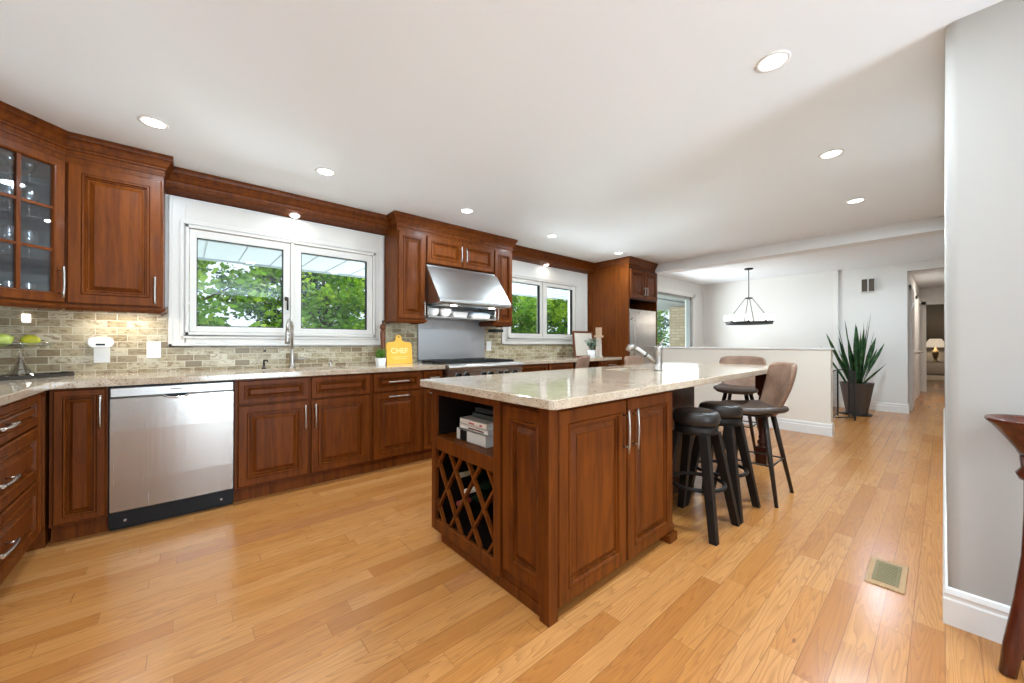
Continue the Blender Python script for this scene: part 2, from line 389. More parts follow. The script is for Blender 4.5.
# ---------------------------------------------------------------- setting
YW = 3.87; XL = -1.19; XB = 8.73; YD = 3.52; XE = 2.324
struct('floor', MB().box(-1.5, 17.6, -5.2, 4.1, -.1, 0), 'floor')
struct('ceiling', MB().box(-1.5, 17.6, -5.2, 4.1, H, H + .12), 'ceiling')
b = MB()
def wall_x(b, x0, x1, y0, y1, holes, z1=H):
    """wall running in x with rectangular openings (x0,x1,z0,z1)"""
    cur = x0
    for a, c, z0, zt in holes:
        b.box(cur, a, y0, y1, 0, z1); b.box(a, c, y0, y1, 0, z0); b.box(a, c, y0, y1, zt, z1); cur = c
    b.box(cur, x1, y0, y1, 0, z1)
wall_x(b, XL - .15, 5.93, YW, YW + .16, [(0.0, 1.475, 1.19, 2.05), (3.27, 4.715, 1.19, 2.05)])
struct('wall_back', b, 'wall')
b = MB(); b.box(5.93, 6.05, YD, YW + .16, 0, H); wall_x(b, 6.05, XB + .15, YD, YD + .16, [(6.45, 8.17, .75, 2.10)]); struct('wall_dining', b, 'wall')
b = MB(); b.box(XL - .15, XL, -1.2, YW, 0, H); b.box(XL - .15, XL, -5, -4, 0, H); b.box(XL - .15, XL, -4, -1.2, 0, .35); b.box(XL - .15, XL, -4, -1.2, 2.3, H)
struct('wall_left', b, 'wall')
b = MB(); b.box(XL - .15, -1.1, -5, -4.85, 0, H); b.box(1.7, XE + .2, -5, -4.85, 0, H); b.box(-1.1, 0.1, -5, -4.85, 0, 2.25); b.box(-1.1, 1.7, -5, -4.85, 2.25, H); struct('wall_rear', b, mat('brown_reflection_wall', (.20, .13, .085), .7))  # unseen wall, made brown for its reflection in the dishwasher
# wall on the right: plaster with a rounded corner
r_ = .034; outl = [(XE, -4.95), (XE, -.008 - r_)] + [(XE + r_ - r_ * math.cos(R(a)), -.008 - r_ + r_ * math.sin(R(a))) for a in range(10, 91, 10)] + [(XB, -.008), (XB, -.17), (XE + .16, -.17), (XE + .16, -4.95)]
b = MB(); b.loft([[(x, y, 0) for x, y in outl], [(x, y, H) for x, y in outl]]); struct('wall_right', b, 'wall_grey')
prof_bb = [(0, 0), (.014, 0), (.014, .10), (.010, .108), (.010, .118), (.013, .124), (.008, .142), (0, .147)]
b = MB(); sweep_xy(b, [(XB, -.008), (XE, -.008), (XE, -4.9)][::-1], [(-a, z) for a, z in prof_bb]); struct('baseboard_right', b, 'trim')
# end wall of the dining side, hall opening, hall
b = MB(); b.box(XB, XB + .14, .38, YD, 0, H); b.box(XB, XB + .14, -.75, .38, 2.285, H); b.box(XB, XB + .14, -1.2, -.75, 0, H); struct('wall_end', b, 'wall')
b = MB(); b.box(XB + .14, 13.0, .38, .50, 0, H); struct('wall_hall_left', b, 'wall')
b = MB(); b.box(XB + .14, 13.0, -.87, -.75, 0, H); struct('wall_hall_right', b, 'wall')
b = MB(); b.box(13.0, 13.12, .27, 1.8, 0, H); b.box(13.0, 13.12, -.6, .27, 2.02, H); b.box(13.0, 13.12, -2, -.6, 0, H); struct('wall_hall_end', b, 'wall')
b = MB(); b.box(17.3, 17.42, -2, 1.9, 0, H); b.box(13.12, 17.3, 1.8, 1.9, 0, H); b.box(13.12, 17.3, -2.1, -2, 0, H); struct('wall_far_room', b, 'taupe')
b = MB(); b.box(17.285, 17.3, -2, 1.8, 0, .14); struct('baseboard_far_room', b, 'trim')
b = MB(); sweep_xy(b, [(XB, YD), (XB, .38), (13, .38)], [(a, z) for a, z in prof_bb]); struct('baseboard_end', b, 'trim')
b = MB(); sweep_xy(b, [(8.71, 1.29), (8.71, 1.22)], [(0, 0), (.015, 0), (.015, H), (0, H)]); b.box(8.70, 8.73, 1.235, 1.275, .14, H); struct('trim_1', b, 'trim')
# doorway casing at the hall's end and a white door in the hall's left wall
b = MB(); b.box(12.975, 13, .265, .335, 0, 2.09); b.box(12.975, 13, -.6, .335, 2.02, 2.09); struct('trim_2', b, 'trim')
d = sthing('door_1', (9.6, .38, 0), 'white door in the left wall of the hallway')
b = MB((9.6, .38, 0)); b.box(9.2, 10.0, .345, .375, .01, 2.03); b.build('door_leaf', 'trim', d)
b = MB((9.6, .38, 0)); b.box(9.12, 9.2, .35, .38, 0, 2.1); b.box(10.0, 10.08, .35, .38, 0, 2.1); b.box(9.12, 10.08, .35, .38, 2.03, 2.1); b.build('door_casing', 'trim', d)
b = MB((9.6, .38, 0)); b.tube([(9.9, .345, .95), (9.9, .30, .95)], .012); b.lathe([(.001, -.02), (.02, -.012), (.026, 0), (.02, .012), (.001, .02)], (9.9, .29, .95)); b.build('door_knob', 'nickel', d)
b = MB((9.6, .38, 0)); b.box(9.19, 9.21, .33, .35, 1.72, 1.81); b.build('door_hinge', 'nickel', d)
d = sthing('door_2', (11.8, .38, 0), 'second white door further down the hallway')
b = MB((11.8, .38, 0)); b.box(11.4, 12.2, .345, .375, .01, 2.03); b.build('door_leaf', 'trim', d)
b = MB((11.8, .38, 0)); b.box(11.32, 11.4, .35, .38, 0, 2.1); b.box(12.2, 12.28, .35, .38, 0, 2.1); b.box(11.32, 12.28, .35, .38, 2.03, 2.1); b.build('door_casing', 'trim', d)
b = MB((11.8, .38, 0)); b.tube([(11.48, .345, .95), (11.48, .30, .95)], .012); b.lathe([(.001, -.02), (.02, -.012), (.026, 0), (.02, .012), (.001, .02)], (11.48, .29, .95)); b.build('door_knob', 'nickel', d)
# ceiling beam and half wall
b = MB(); b.box(5.80, 6.02, -.008, YD + .0, H - .14, H); struct('trim_3', b, 'beam', 'painted ceiling beam across the end of the kitchen')
b = MB(); b.box(5.90, 6.03, .90, YD, 0, 1.045); struct('wall_half', b, 'wall_half')
b = MB(); b.rbox(5.885, 6.045, .885, YD, 1.045, 1.067, .004); struct('trim_4', b, 'trim')
b = MB(); sweep_xy(b, [(5.90, 3.1), (5.90, .90), (6.03, .90)], [(-a, z) for a, z in prof_bb][:]); 
b = MB(); sweep_xy(b, [(5.90, 3.08), (5.90, .90), (6.03, .90)], [(a, z) for a, z in prof_bb]); struct('baseboard_half', b, 'trim')

# ---------------------------------------------------------------- windows
def window(name, xo0, xo1, zo0, zo1, sx0, sx1, mull, g, zg, yw, label, casing_top=2.245):
    t = sthing(name, ((sx0 + sx1) / 2, yw, zo0), label); o = t.location.copy()
    b = MB(o)                                       # casing boards round the opening
    for (a, c, z0, z1) in ((xo0, sx0, zo0, zo1), (sx1, xo1, zo0, zo1), (sx0, sx1, zo0, 1.19), (sx0, sx1, 2.05, zo1)):
        b.box(a, c, yw - .022, yw, z0, z1)
    for (a, c, z0, z1) in ((xo0, xo0 + .022, zo0, zo1), (xo1 - .022, xo1, zo0, zo1), (xo0, xo1, zo0, zo0 + .02), (sx0 - .03, sx1 + .03, 2.055, 2.085), (sx0 - .03, sx0 - .008, 1.17, 2.055), (sx1 + .008, sx1 + .03, 1.17, 2.055), (sx0 - .03, sx1 + .03, 1.165, 1.182)):
        b.box(a, c, yw - .030, yw - .02, z0, z1)
    b.build('casing', 'vinyl', t, bevel=.003)
    b = MB(o)                                       # inner step of the frame
    for (a, c, z0, z1) in ((sx0, sx0 + .022, 1.19, 2.05), (sx1 - .022, sx1, 1.19, 2.05), (sx0, sx1, 1.19, 1.215), (sx0, sx1, 2.025, 2.05), (mull - .012, mull + .012, 1.2, 2.04)):
        b.box(a, c, yw - .034, yw + .10, z0, z1)
    b.build('window_frame', 'vinyl', t, bevel=.003)
    for i, (g0, g1) in enumerate(g):
        l = (sx0 + .024) if i == 0 else mull + .013; r = mull - .013 if i == 0 else sx1 - .024
        b = MB(o)
        for (a, c, z0, z1) in ((l, g0, 1.217, 2.023), (g1, r, 1.217, 2.023), (g0, g1, 1.217, zg[0]), (g0, g1, zg[1], 2.023)):
            b.box(a, c, yw - .016, yw + .045, z0, z1)
        s = b.build('sash', 'vinyl', t, bevel=.004)
        b = MB(o); e = .006
        for (a, c, z0, z1) in ((g0, g0 + e, *zg), (g1 - e, g1, *zg), (g0, g1, zg[0], zg[0] + e), (g0, g1, zg[1] - e, zg[1])): b.box(a, c, yw - .012, yw + .03, z0, z1)
        b.build('glazing_seal', 'black', s)
        b = MB(o); b.box(g0, g1, yw + .010, yw + .016, *zg); b.build('pane', 'pane', s)
    return t, o
t, o = window('window_1', -.095, 1.56, 1.105, 2.245, 0, 1.475, .725, [(.067, .659), (.798, 1.396)], (1.262, 1.958), YW, 'wide white double casement window over the kitchen sink')
b = MB(o); b.rbox(.675, .695, YW - .026, YW - .018, 1.40, 1.58, .002); b.build('latch_plate', 'plastic', t)
b = MB(o); b.tube([(.685, YW - .03, 1.53), (.685, YW - .055, 1.53), (.685, YW - .055, 1.42)], .008); b.lathe([(.0, -.02), (.013, -.015), (.016, 0), (.013, .015), (0, .02)], (.675, YW - .06, 1.52), 12); b.build('latch_handle', 'bronze', t)
b = MB(o); b.box(.012, .02, YW - .04, YW - .02, 1.9, 1.98); b.box(.012, .02, YW - .04, YW - .02, 1.26, 1.34); b.build('hinge', 'plastic', t)
t, o = window('window_2', 3.17, 4.985, 1.11, 2.27, 3.27, 4.715, 3.955, [(3.34, 3.893), (4.04, 4.625)], (1.262, 1.968), YW, 'white double casement window between the range hood cabinets and the fridge')
t = sthing('window_3', (7.3, YD, .75), 'dining side window with a view of a brick pillar'); o = t.location.copy()
b = MB(o)
for a, c, z0, z1 in ((6.37, 6.45, .67, 2.18), (8.17, 8.25, .67, 2.18), (6.37, 8.25, 2.10, 2.18), (6.37, 8.25, .67, .75)): b.box(a, c, YD - .02, YD, z0, z1)
b.build('casing', 'trim', t, bevel=.003)
b = MB(o)
for a, c, z0, z1 in ((6.45, 6.50, .75, 2.1), (8.10, 8.17, .75, 2.1), (6.45, 8.17, 2.05, 2.1), (6.45, 8.17, .75, .82)): b.box(a, c, YD + .02, YD + .10, z0, z1)
b.build('window_frame', mat('grey_window_frame', (.33, .35, .35), .4), t)
b = MB(o); b.box(6.5, 8.10, YD + .055, YD + .061, .82, 2.05); b.build('pane', 'pane', t)

# backsplash
b = MB(); y = YW - .010
for a, c, z0, z1 in ((XL, -.095, .9, 1.40), (-.095, 1.56, .9, 1.105), (1.56, 1.955, .9, 1.36), (2.885, 3.17, .9, 1.36), (3.17, 4.985, .9, 1.11), (4.985, 5.02, .9, 1.36)): b.box(a, c, y, YW, z0, z1)
struct('wall_backsplash', b, 'tile_x', 'tumbled travertine brick backsplash above the long counter')
b = MB(); b.box(XL, XL + .01, 2.2, YW, .9, 1.40); struct('wall_backsplash_left', b, 'tile_y')

# ---------------------------------------------------------------- handles and cabinets
def handle(parent, x, z, L=.17, vertical=True, y=-.022, m='nickel'):
    """bowed bar pull with two posts, in the cabinet's local frame"""
    b = MB(); n = 8; a = []
    for i in range(n + 1):
        u = -L / 2 + L * i / n; d = -.030 - .006 * math.cos(PI * (u / L)); q = (x, y + d, z + u) if vertical else (x + u, y + d, z); a.append(q)
    b.tube(a, .0062, 8)
    for s_ in (-.36, .36):
        u = L * s_; p = (x, y, z + u) if vertical else (x + u, y, z); q = (p[0], y - .033, p[2]); b.tube([p, q], .0045, 8)
    return b.build('handle', m, parent)
def front(parent, kind, x0, x1, z0, z1, hx=None, hz=None, hv=True, hl=.17, fr=.055, m='cherry', t=.022, y=0):
    b = MB(); b.panel(x0, x1, z0, z1, t=t, fr=fr, y=y); o = b.build(kind, m, parent)
    if hx is not None: handle(o, hx, hz, hl, hv, y=-t + y)
    return o
YF = 3.257                                          # face of the base cabinet bodies
def base_unit(x0, x1, label, shape_z=(.10, .875)):
    t = thing('base_cabinet', label, 'cabinet', (x0, YF, 0)); w_ = x1 - x0
    b = MB(); b.box(0, w_, 0, YW - YF - .012, .10, .873); b.box(0, w_, .045, YW - YF - .012, 0, .10)
    b.build('body', 'cherry', t)
    return t
t = base_unit(-.566, -.343, 'narrow cherry wood base cabinet between the corner and the dishwasher')
front(t, 'door', .015, .215, .115, .862, .196, .73, hl=.19, fr=.04)
t = base_unit(.262, 1.212, 'wide cherry wood sink base cabinet with two doors below the window')
# (the sink bowl drops into an open top: carve by using a lower body)
for o_ in [q for q in bpy.data.objects if q.parent == t]: bpy.data.objects.remove(o_)
b = MB(); W_ = .95
b.box(0, W_, 0, .02, .10, .873); b.box(0, .02, .02, .60, .10, .873); b.box(W_ - .02, W_, .02, .60, .10, .873); b.box(.02, W_ - .02, .02, .60, .10, .12); b.box(0, W_, .045, .60, 0, .10); b.build('body', 'cherry', t)
front(t, 'false_drawer', .020, .462, .695, .862, fr=.04); front(t, 'false_drawer', .482, .934, .695, .862, fr=.04)
front(t, 'door', .020, .462, .115, .682, .436, .56, hl=.19); front(t, 'door', .482, .934, .115, .682, .508, .56, hl=.19)
t = base_unit(1.212, 1.695, 'cherry wood base cabinet with a drawer and pull-out door left of the small one')
front(t, 'drawer', .020, .463, .70, .862, .24, .785, hv=False, hl=.19, fr=.045); front(t, 'door', .020, .463, .115, .685, .24, .655, hv=False, hl=.19)
t = base_unit(1.695, 1.925, 'slim cherry wood base cabinet beside the range')
front(t, 'drawer', .015, .215, .70, .862, .115, .80, hv=False, hl=.1, fr=.035); front(t, 'door', .015, .215, .115, .685, .115, .655, hv=False, hl=.1, fr=.04)
t = base_unit(2.925, 3.92, 'cherry wood base cabinet right of the range under the second window')
front(t, 'drawer', .02, .49, .70, .862, .25, .785, hv=False, fr=.04); front(t, 'drawer', .51, .975, .70, .862, .74, .785, hv=False, fr=.04)
front(t, 'door', .02, .49, .115, .685, .46, .58); front(t, 'door', .51, .975, .115, .685, .54, .58)
t = base_unit(4.50, 5.015, 'cherry wood drawer cabinet against the fridge side panel')
for z0, z1 in ((.72, .862), (.43, .705), (.115, .415)): front(t, 'drawer', .02, .495, z0, z1, .26, (z0 + z1) / 2 + .02, hv=False, fr=.045)
# left run, facing +x : local x -> world +y
t = thing('base_cabinet', 'three-drawer cherry wood base cabinet at the left edge, on the side wall', 'cabinet', (-.60, 2.42, 0), R(90))
b = MB(); b.box(0, .83, 0, .575, .10, .873); b.box(0, .83, .045, .575, 0, .10); b.build('body', 'cherry', t)
for z0, z1, hz in ((.70, .862, .78), (.42, .688, .55), (.115, .408, .27)): front(t, 'drawer', .02, .70, z0, z1, .15, hz, hv=False, hl=.19, fr=.05)
front(t, 'filler_panel', .715, .81, .115, .862, fr=.02)
t = thing('base_cabinet', 'blind corner cherry wood base cabinet where the two counters meet', 'cabinet', (-1.18, 3.257, 0))
b = MB(); b.box(0, .60, 0, .595, .0, .873); b.build('body', 'cherry', t)

# ---------------------------------------------------------------- countertops
def cslab(name, label, outer, holes, loc, z0=.875, z1=.914):
    t = slab(name, outer, holes, z0, z1, 'granite', None, loc); t.location = loc; return tag(t, label, 'countertop')
sinkhole = rrect(.44, 1.07, 3.33, 3.67, .04)
cslab('countertop', 'beige granite L-shaped countertop below the sink window', [(XL + .01, 2.2), (-.554, 2.2), (-.554, 3.205), (1.925, 3.205), (1.925, YW - .01), (XL + .01, YW - .01)], [sinkhole], (0, 3.5, .875))
cslab('countertop', 'beige granite countertop from the range to the fridge panel', [(2.925, 3.215), (5.018, 3.215), (5.018, YW - .012), (2.925, YW - .012)], [], (3.9, 3.5, .875))
# sink bowl
def bowl(name, label, x0, x1, y0, y1, depth=.2):
    t = thing(name, label, 'sink', ((x0 + x1) / 2, (y0 + y1) / 2, .874 - depth)); o = t.location
    b = MB(o); rings = []
    for ins, z in ((-.012, .872), (.0, .872), (.004, .86), (.012, .874 - depth + .03), (.035, .874 - depth + .004)): rings.append([(x, y, z) for x, y in rrect(x0 + ins, x1 - ins, y0 + ins, y1 - ins, .04)])
    b.loft(rings, False, True); b.add(rings[-1], [tuple(range(len(rings[-1])))]); b.build('basin', 'steel', t, solid=.002)
    b = MB(o); b.lathe([(.045, .876 - depth + .006), (.03, .874 - depth + .008), (.001, .874 - depth + .008)], ((x0 + x1) / 2, (y0 + y1) / 2, 0), 20); b.build('drain', 'chrome', t)
    return t
bowl('sink', 'undermounted stainless sink in the counter below the window', .447, 1.063, 3.337, 3.663)

# ---------------------------------------------------------------- faucets and things on the back counter
t = thing('faucet', 'tall gooseneck nickel faucet at the window sink', 'faucet', (.705, 3.735, .914)); o = t.location
b = MB(o); b.lathe([(.030, 0), (.030, .006), (.022, .012), (.019, .05), (.021, .09), (.014, .12), (.013, .16)], (.705, 3.735, .914), 20, caps=True); b.build('body', 'nickel', t)
b = MB(o); pts = [(.705, 3.735, 1.06)]
for i in range(13):
    a = PI * i / 12; u = .085 * (1 - math.cos(a)); pts.append((.705 - .38 * u, 3.735 - .92 * u, 1.235 + .095 * math.sin(a)))
b.tube(pts, .011, 12); b.build('spout', 'nickel', t)
b = MB(o); e = pts[-1]; b.tube([(e[0], e[1], e[2]), (e[0], e[1] - .002, 1.19), (e[0], e[1] - .004, 1.14), (e[0], e[1] - .005, 1.12)], [.013, .017, .021, .018], 14); b.build('spray_head', 'nickel', t)
b = MB(o); b.tube([(.72, 3.73, .985), (.76, 3.71, .987), (.80, 3.70, .992)], [.010, .008, .006], 10); b.build('lever', 'nickel', t)
t = thing('soap_dispenser', 'small dark pump soap dispenser left of the window faucet', 'dispenser', (.50, 3.74, .914)); o = t.location
b = MB(o); b.lathe([(.018, 0), (.018, .006), (.010, .012), (.009, .05)], o, 14, caps=True); b.build('stem', 'bronze', t)
b = MB(o); b.tube([(.50, 3.74, .96), (.50, 3.74, .985), (.515, 3.69, .985), (.517, 3.68, .975)], .007, 8); b.build('nozzle', 'bronze', t)
t = thing('soap_dispenser', 'small nickel soap dispenser right of the window faucet', 'dispenser', (1.02, 3.74, .914)); o = t.location
b = MB(o); b.lathe([(.018, 0), (.018, .006), (.010, .012), (.009, .04)], o, 14, caps=True); b.build('stem', 'nickel', t)
b = MB(o); b.tube([(1.02, 3.74, .945), (1.02, 3.74, .97), (1.02, 3.70, .97), (1.02, 3.69, .962)], .006, 8); b.build('nozzle', 'nickel', t)
t = thing('wall_hook', 'tiny dark metal hook on the backsplash under the window', 'hook', (.52, YW - .012, 1.06)); o = t.location
b = MB(o); b.lathe([(.012, 0), (.012, .004), (.001, .006)], (0, 0, 0), 12); b2 = MB(); 
b = MB(); b.tube([(0, 0, 0), (0, -.02, 0), (0, -.03, .012)], .004, 8); b.build('peg', 'bronze', t)
b = MB(); b.tube([(0, .002, 0), (0, -.004, 0)], .011, 12); b.build('rose', 'bronze', t)

t = thing('pepper_mill', 'tall turned wooden pepper mill in front of the window casing', 'pepper mill', (1.50, 3.70, .914)); o = t.location
b = MB(o); b.lathe([(.030, 0), (.032, .01), (.030, .03), (.022, .10), (.020, .17), (.024, .24), (.028, .30), (.026, .335), (.018, .345)], o, 20, caps=True); b.build('body', 'wood_mill', t)
b = MB(o); b.lathe([(.018, .346), (.029, .36), (.030, .38), (.022, .40), (.012, .408), (.010, .415)], o, 20, caps=True); b.build('cap', 'wood_mill', t)
b = MB(o); b.lathe([(.004, .414), (.012, .422), (.013, .432), (.006, .442), (.001, .444)], o, 14); b.build('knob', 'bronze', t)
t = thing('potted_grass', 'small bright green grass plant in a square white pot', 'plant', (1.425, 3.57, .914)); o = t.location
b = MB(o); b.taper((o.x, o.y, .914), (o.x, o.y, .985), .032, .040); b.build('pot', 'white', t)
b = MB(o); b.box(o.x - .034, o.x + .034, o.y - .034, o.y + .034, .975, .987); b.build('soil', 'soil', t)
b = MB(o); rg = random.Random(3)
for i in range(260):
    x = o.x + rg.uniform(-.032, .032); y = o.y + rg.uniform(-.032, .032); a = rg.uniform(0, 2 * PI); ln = rg.uniform(.06, .10); le = rg.uniform(.005, .055); wv = .0018
    q = Vector((math.cos(a), math.sin(a), 0)); s_ = Vector((-q.y, q.x, 0)) * wv; p0 = Vector((x, y, .985)); p1 = p0 + q * le * .4 + Vector((0, 0, ln * .6)); p2 = p0 + q * le + Vector((0, 0, ln))
    b.add([tuple(p0 - s_), tuple(p0 + s_), tuple(p1 + s_), tuple(p1 - s_), tuple(p2)], [(0, 1, 2, 3), (3, 2, 4)])
b.build('blades', 'leaf_grass', t)
# yellow board
M['yellow'] = mat('yellow_paint', (.86, .46, .035), .45); M['letter'] = mat('cream_lettering', (.93, .72, .30), .5)
t = thing('chef_board', 'yellow handled board lettered CHEF, leaning on the backsplash', 'board', (1.665, 3.66, .914), R(3)); t.rotation_euler = (R(-9), 0, R(-4))
outl = [(-.135, 0), (.135, 0), (.135, .205), (.125, .222), (.05, .235), (.032, .25), (.030, .285), (.018, .303), (-.018, .303), (-.030, .285), (-.032, .25), (-.05, .235), (-.125, .222), (-.135, .205)]
b = MB(); b.loft([[(x, 0, z) for x, z in outl], [(x, .02, z) for x, z in outl]]); b.build('board', 'yellow', t, bevel=.002)
text('lettering', 'CHEF', .075, (0, -.001, .135), (R(90), 0, 0), 'letter', t, bold=True)
b = MB(); b.box(-.09, .09, -.002, 0, .072, .076); b.box(-.07, .07, -.002, 0, .052, .056); b.build('printed_line', 'letter', t)
b = MB(); b.tube([(0, -.002, .28), (0, .001, .28)], .008, 14); b.build('hanging_hole', 'bronze', t)
# wall devices
def plate(name, label, x, z, w_, h_, y=YW - .01):
    t = thing(name, label, 'electrical plate', (x, y, z)); b = MB(); b.rbox(-w_ / 2, w_ / 2, -.006, 0, -h_ / 2, h_ / 2, .002); b.build('cover', 'plastic', t); return t
t = plate('wall_switch', 'white light switch plate left of the sink window', -.175, 1.078, .078, .122)
b = MB(); b.rbox(-.017, .017, -.010, -.006, -.034, .034, .002); b.build('rocker', 'white', t)
t = plate('wall_outlet', 'white wall outlet between the range and the second window', 2.96, 1.09, .078, .122)
for s_ in (-.02, .02): b = MB(); b.rbox(-.016, .016, -.009, -.006, s_ - .013, s_ + .013, .002); b.build('socket', 'white', t)
t = plate('wall_outlet', 'white wall outlet half behind the round timer unit', -.437, 1.052, .078, .12)
b = MB(); b.rbox(-.016, .016, -.009, -.006, -.033, -.008, .002); b.build('socket', 'white', t)
t = thing('plug_in_timer', 'white rounded plug-in unit with a dark display on the backsplash', 'timer', (-.440, YW - .018, 1.13))
b = MB(); pr = rrect(-.062, .062, -.034, .040, .032, 6); b.loft([[(x * .96, 0, z * .96) for x, z in pr], [(x, -.01, z) for x, z in pr], [(x, -.028, z) for x, z in pr], [(x * .92, -.034, z * .92) for x, z in pr]]); b.build('case', 'white', t)
b = MB(); b.box(-.022, .022, -.0355, -.033, -.018, -.006); b.build('display', 'black', t)
for x in (-.035, .0, .035): b = MB(); b.tube([(x, -.033, .014), (x, -.037, .014)], .007, 12); b.build('button', 'plastic', t)
t = thing('night_light', 'small glowing plug-in light high on the backsplash corner', 'night light', (-.766, YW - .012, 1.29))
b = MB(); b.rbox(-.018, .018, -.02, 0, -.025, .025, .004); b.build('case', mat('night_light_lens', (1, 1, 1), .4, emit=(1, .97, .9), es=1.6), t)
b = MB(); b.rbox(-.020, .020, -.008, 0, -.034, -.026, .002); b.build('base_plate', 'plastic', t)

# tray, pedestal and pears in the corner
t = thing('serving_tray', 'dark rectangular tray set diagonally in the counter corner', 'tray', (-.81, 3.62, .9145), R(45))
b = MB(); b.box(-.17, .26, -.10, .055, .0, .008)
for a in ((-.17, .26, -.108, -.10), (-.17, .26, .055, .063), (-.178, -.17, -.108, .063), (.26, .268, -.108, .063)): b.box(*a, 0, .022)
b.build('tray_body', mat('dark_tray', (.035, .028, .022), .3), t, bevel=.002)
for e_, s_ in ((-.175, -1), (.265, 1)): b = MB(); b.tube([(e_, -.07, .016), (e_ + s_ * .03, -.06, .022), (e_ + s_ * .03, .01, .022), (e_, .02, .016)], .005, 8); b.build('handle', 'bronze', t)
px, py = -.745, 3.645
t = thing('pedestal_dish', 'cut crystal pedestal dish holding two pears', 'dish', (px, py, .923)); o = t.location
b = MB(o); b.lathe([(.001, 0), (.066, 0), (.068, .006), (.055, .022), (.036, .050), (.020, .085), (.012, .105), (.019, .125), (.011, .145), (.013, .175), (.02, .182)], o, 12, smooth=False); b.build('stem', 'crystal', t)
b = MB(o); b.lathe([(.001, .182), (.10, .186), (.128, .196), (.134, .206), (.130, .206), (.098, .194), (.001, .190)], o, 32); b.build('plate', 'crystal', t)
def pear(label, x, y, z, col1, col2, rot):
    nm = mat('pear_skin', col1, .35); k = N(nm); k.l(k.ramp(k.noise(k.coord(), 14, 3), [(.35, col1), (.65, col2)]), k.b.inputs['Base Color'])
    t = thing('pear', label, 'fruit', (x, y, z)); t.rotation_euler = rot; t.scale = (.86, .86, .86)
    b = MB(); b.lathe([(.001, -.042), (.015, -.043), (.034, -.032), (.043, -.008), (.041, .015), (.028, .038), (.018, .056), (.012, .068), (.001, .073)], (0, 0, 0), 20); b.build('flesh', nm, t)
    b = MB(); b.tube([(0, 0, .068), (.003, 0, .082), (.009, 0, .094)], .0022, 6); b.build('stem', 'bark', t)
pear('green pear lying left on the crystal pedestal', px - .055, py - .055, 1.147, (.36, .48, .07), (.50, .58, .12), (R(75), R(20), R(150)))
pear('yellow pear lying right on the crystal pedestal', px + .028, py + .036, 1.145, (.70, .62, .05), (.55, .58, .08), (R(90), 0, R(48)))

# picture, candle stand, plant by the fridge
t = thing('picture_frame', 'framed pale print leaning behind the plant on the counter', 'picture', (4.62, 3.60, .914)); t.rotation_euler = (R(-6), 0, 0)
b = MB()
for a in ((-.24, -.215, 0, .40), (.215, .24, 0, .40), (-.215, .215, .375, .40), (-.215, .215, 0, .025)): b.box(a[0], a[1], 0, .02, a[2], a[3])
b.build('frame', 'wood_mill', t); b = MB(); b.box(-.215, .215, .008, .014, .025, .375); b.build('print', mat('cream_print', (.74, .66, .56), .6), t)
t = thing('candle_holder', 'tall whitewashed wooden pillar with a square block top by the picture', 'candle holder', (4.74, 3.44, .914)); o = t.location
b = MB(); b.taper((0, 0, 0), (0, 0, .02), .045, .045); b.taper((0, 0, .02), (0, 0, .30), .035, .028); b.build('column', 'wood_light', t, bevel=.002)
b = MB(); b.taper((0, 0, .30), (0, 0, .33), .05, .05); b.build('collar', 'wood_pale', t, bevel=.002); b = MB(); b.taper((0, 0, .33), (0, 0, .45), .034, .034); b.build('top_block', 'wood_pale', t, bevel=.002)
def leafy(name, label, x, y, z, pr, ph, fr, fh, n, ls, m, seed, grp=None):
    t = thing(name, label, 'plant', (x, y, z)); b = MB(); b.lathe([(pr * .8, 0), (pr * .85, .005), (pr, ph), (pr * .9, ph), (pr * .88, ph - .012), (.001, ph - .012)], (0, 0, 0), 22, caps=False); b.add([(pr * .8 * math.cos(i), pr * .8 * math.sin(i), 0) for i in [2 * PI * k / 22 for k in range(22)]], [tuple(range(22))]); b.build('pot', 'white', t)
    rg = random.Random(seed); bs = MB(); bl = MB()
    for i in range(n):
        a = rg.uniform(0, 2 * PI); q = Vector((math.cos(a), math.sin(a), 0)); rr = fr * math.sqrt(rg.random()); hh = fh * rg.uniform(.35, 1)
        tip = q * rr + Vector((0, 0, ph + hh)); base = q * .01 + Vector((0, 0, ph - .012)); mid = (tip + base) / 2 + Vector((0, 0, .02)); bs.tube([tuple(base), tuple(mid), tuple(tip)], .0015, 5)
        for j in range(9):
            u = .25 + .75 * j / 8; c = base.lerp(tip, u) + Vector((0, 0, .02 * (1 - abs(2 * u - 1)))); d = Vector((rg.gauss(0, 1), rg.gauss(0, 1), rg.gauss(.3, .7))).normalized(); e = d.cross(Vector((rg.gauss(0, 1), rg.gauss(0, 1), rg.gauss(0, 1)))).normalized()
            bl.add([tuple(c), tuple(c + d * ls * .5 + e * ls * .28), tuple(c + d * ls), tuple(c + d * ls * .5 - e * ls * .28)], [(0, 1, 2, 3)])
    bs.build('stems', 'leaf_pale', t); bl.build('leaves', m, t); return t
leafy('potted_plant', 'pale green leafy plant in a white pot before the picture', 4.40, 3.32, .914, .058, .115, .10, .17, 26, .034, 'leaf_pale', 5)

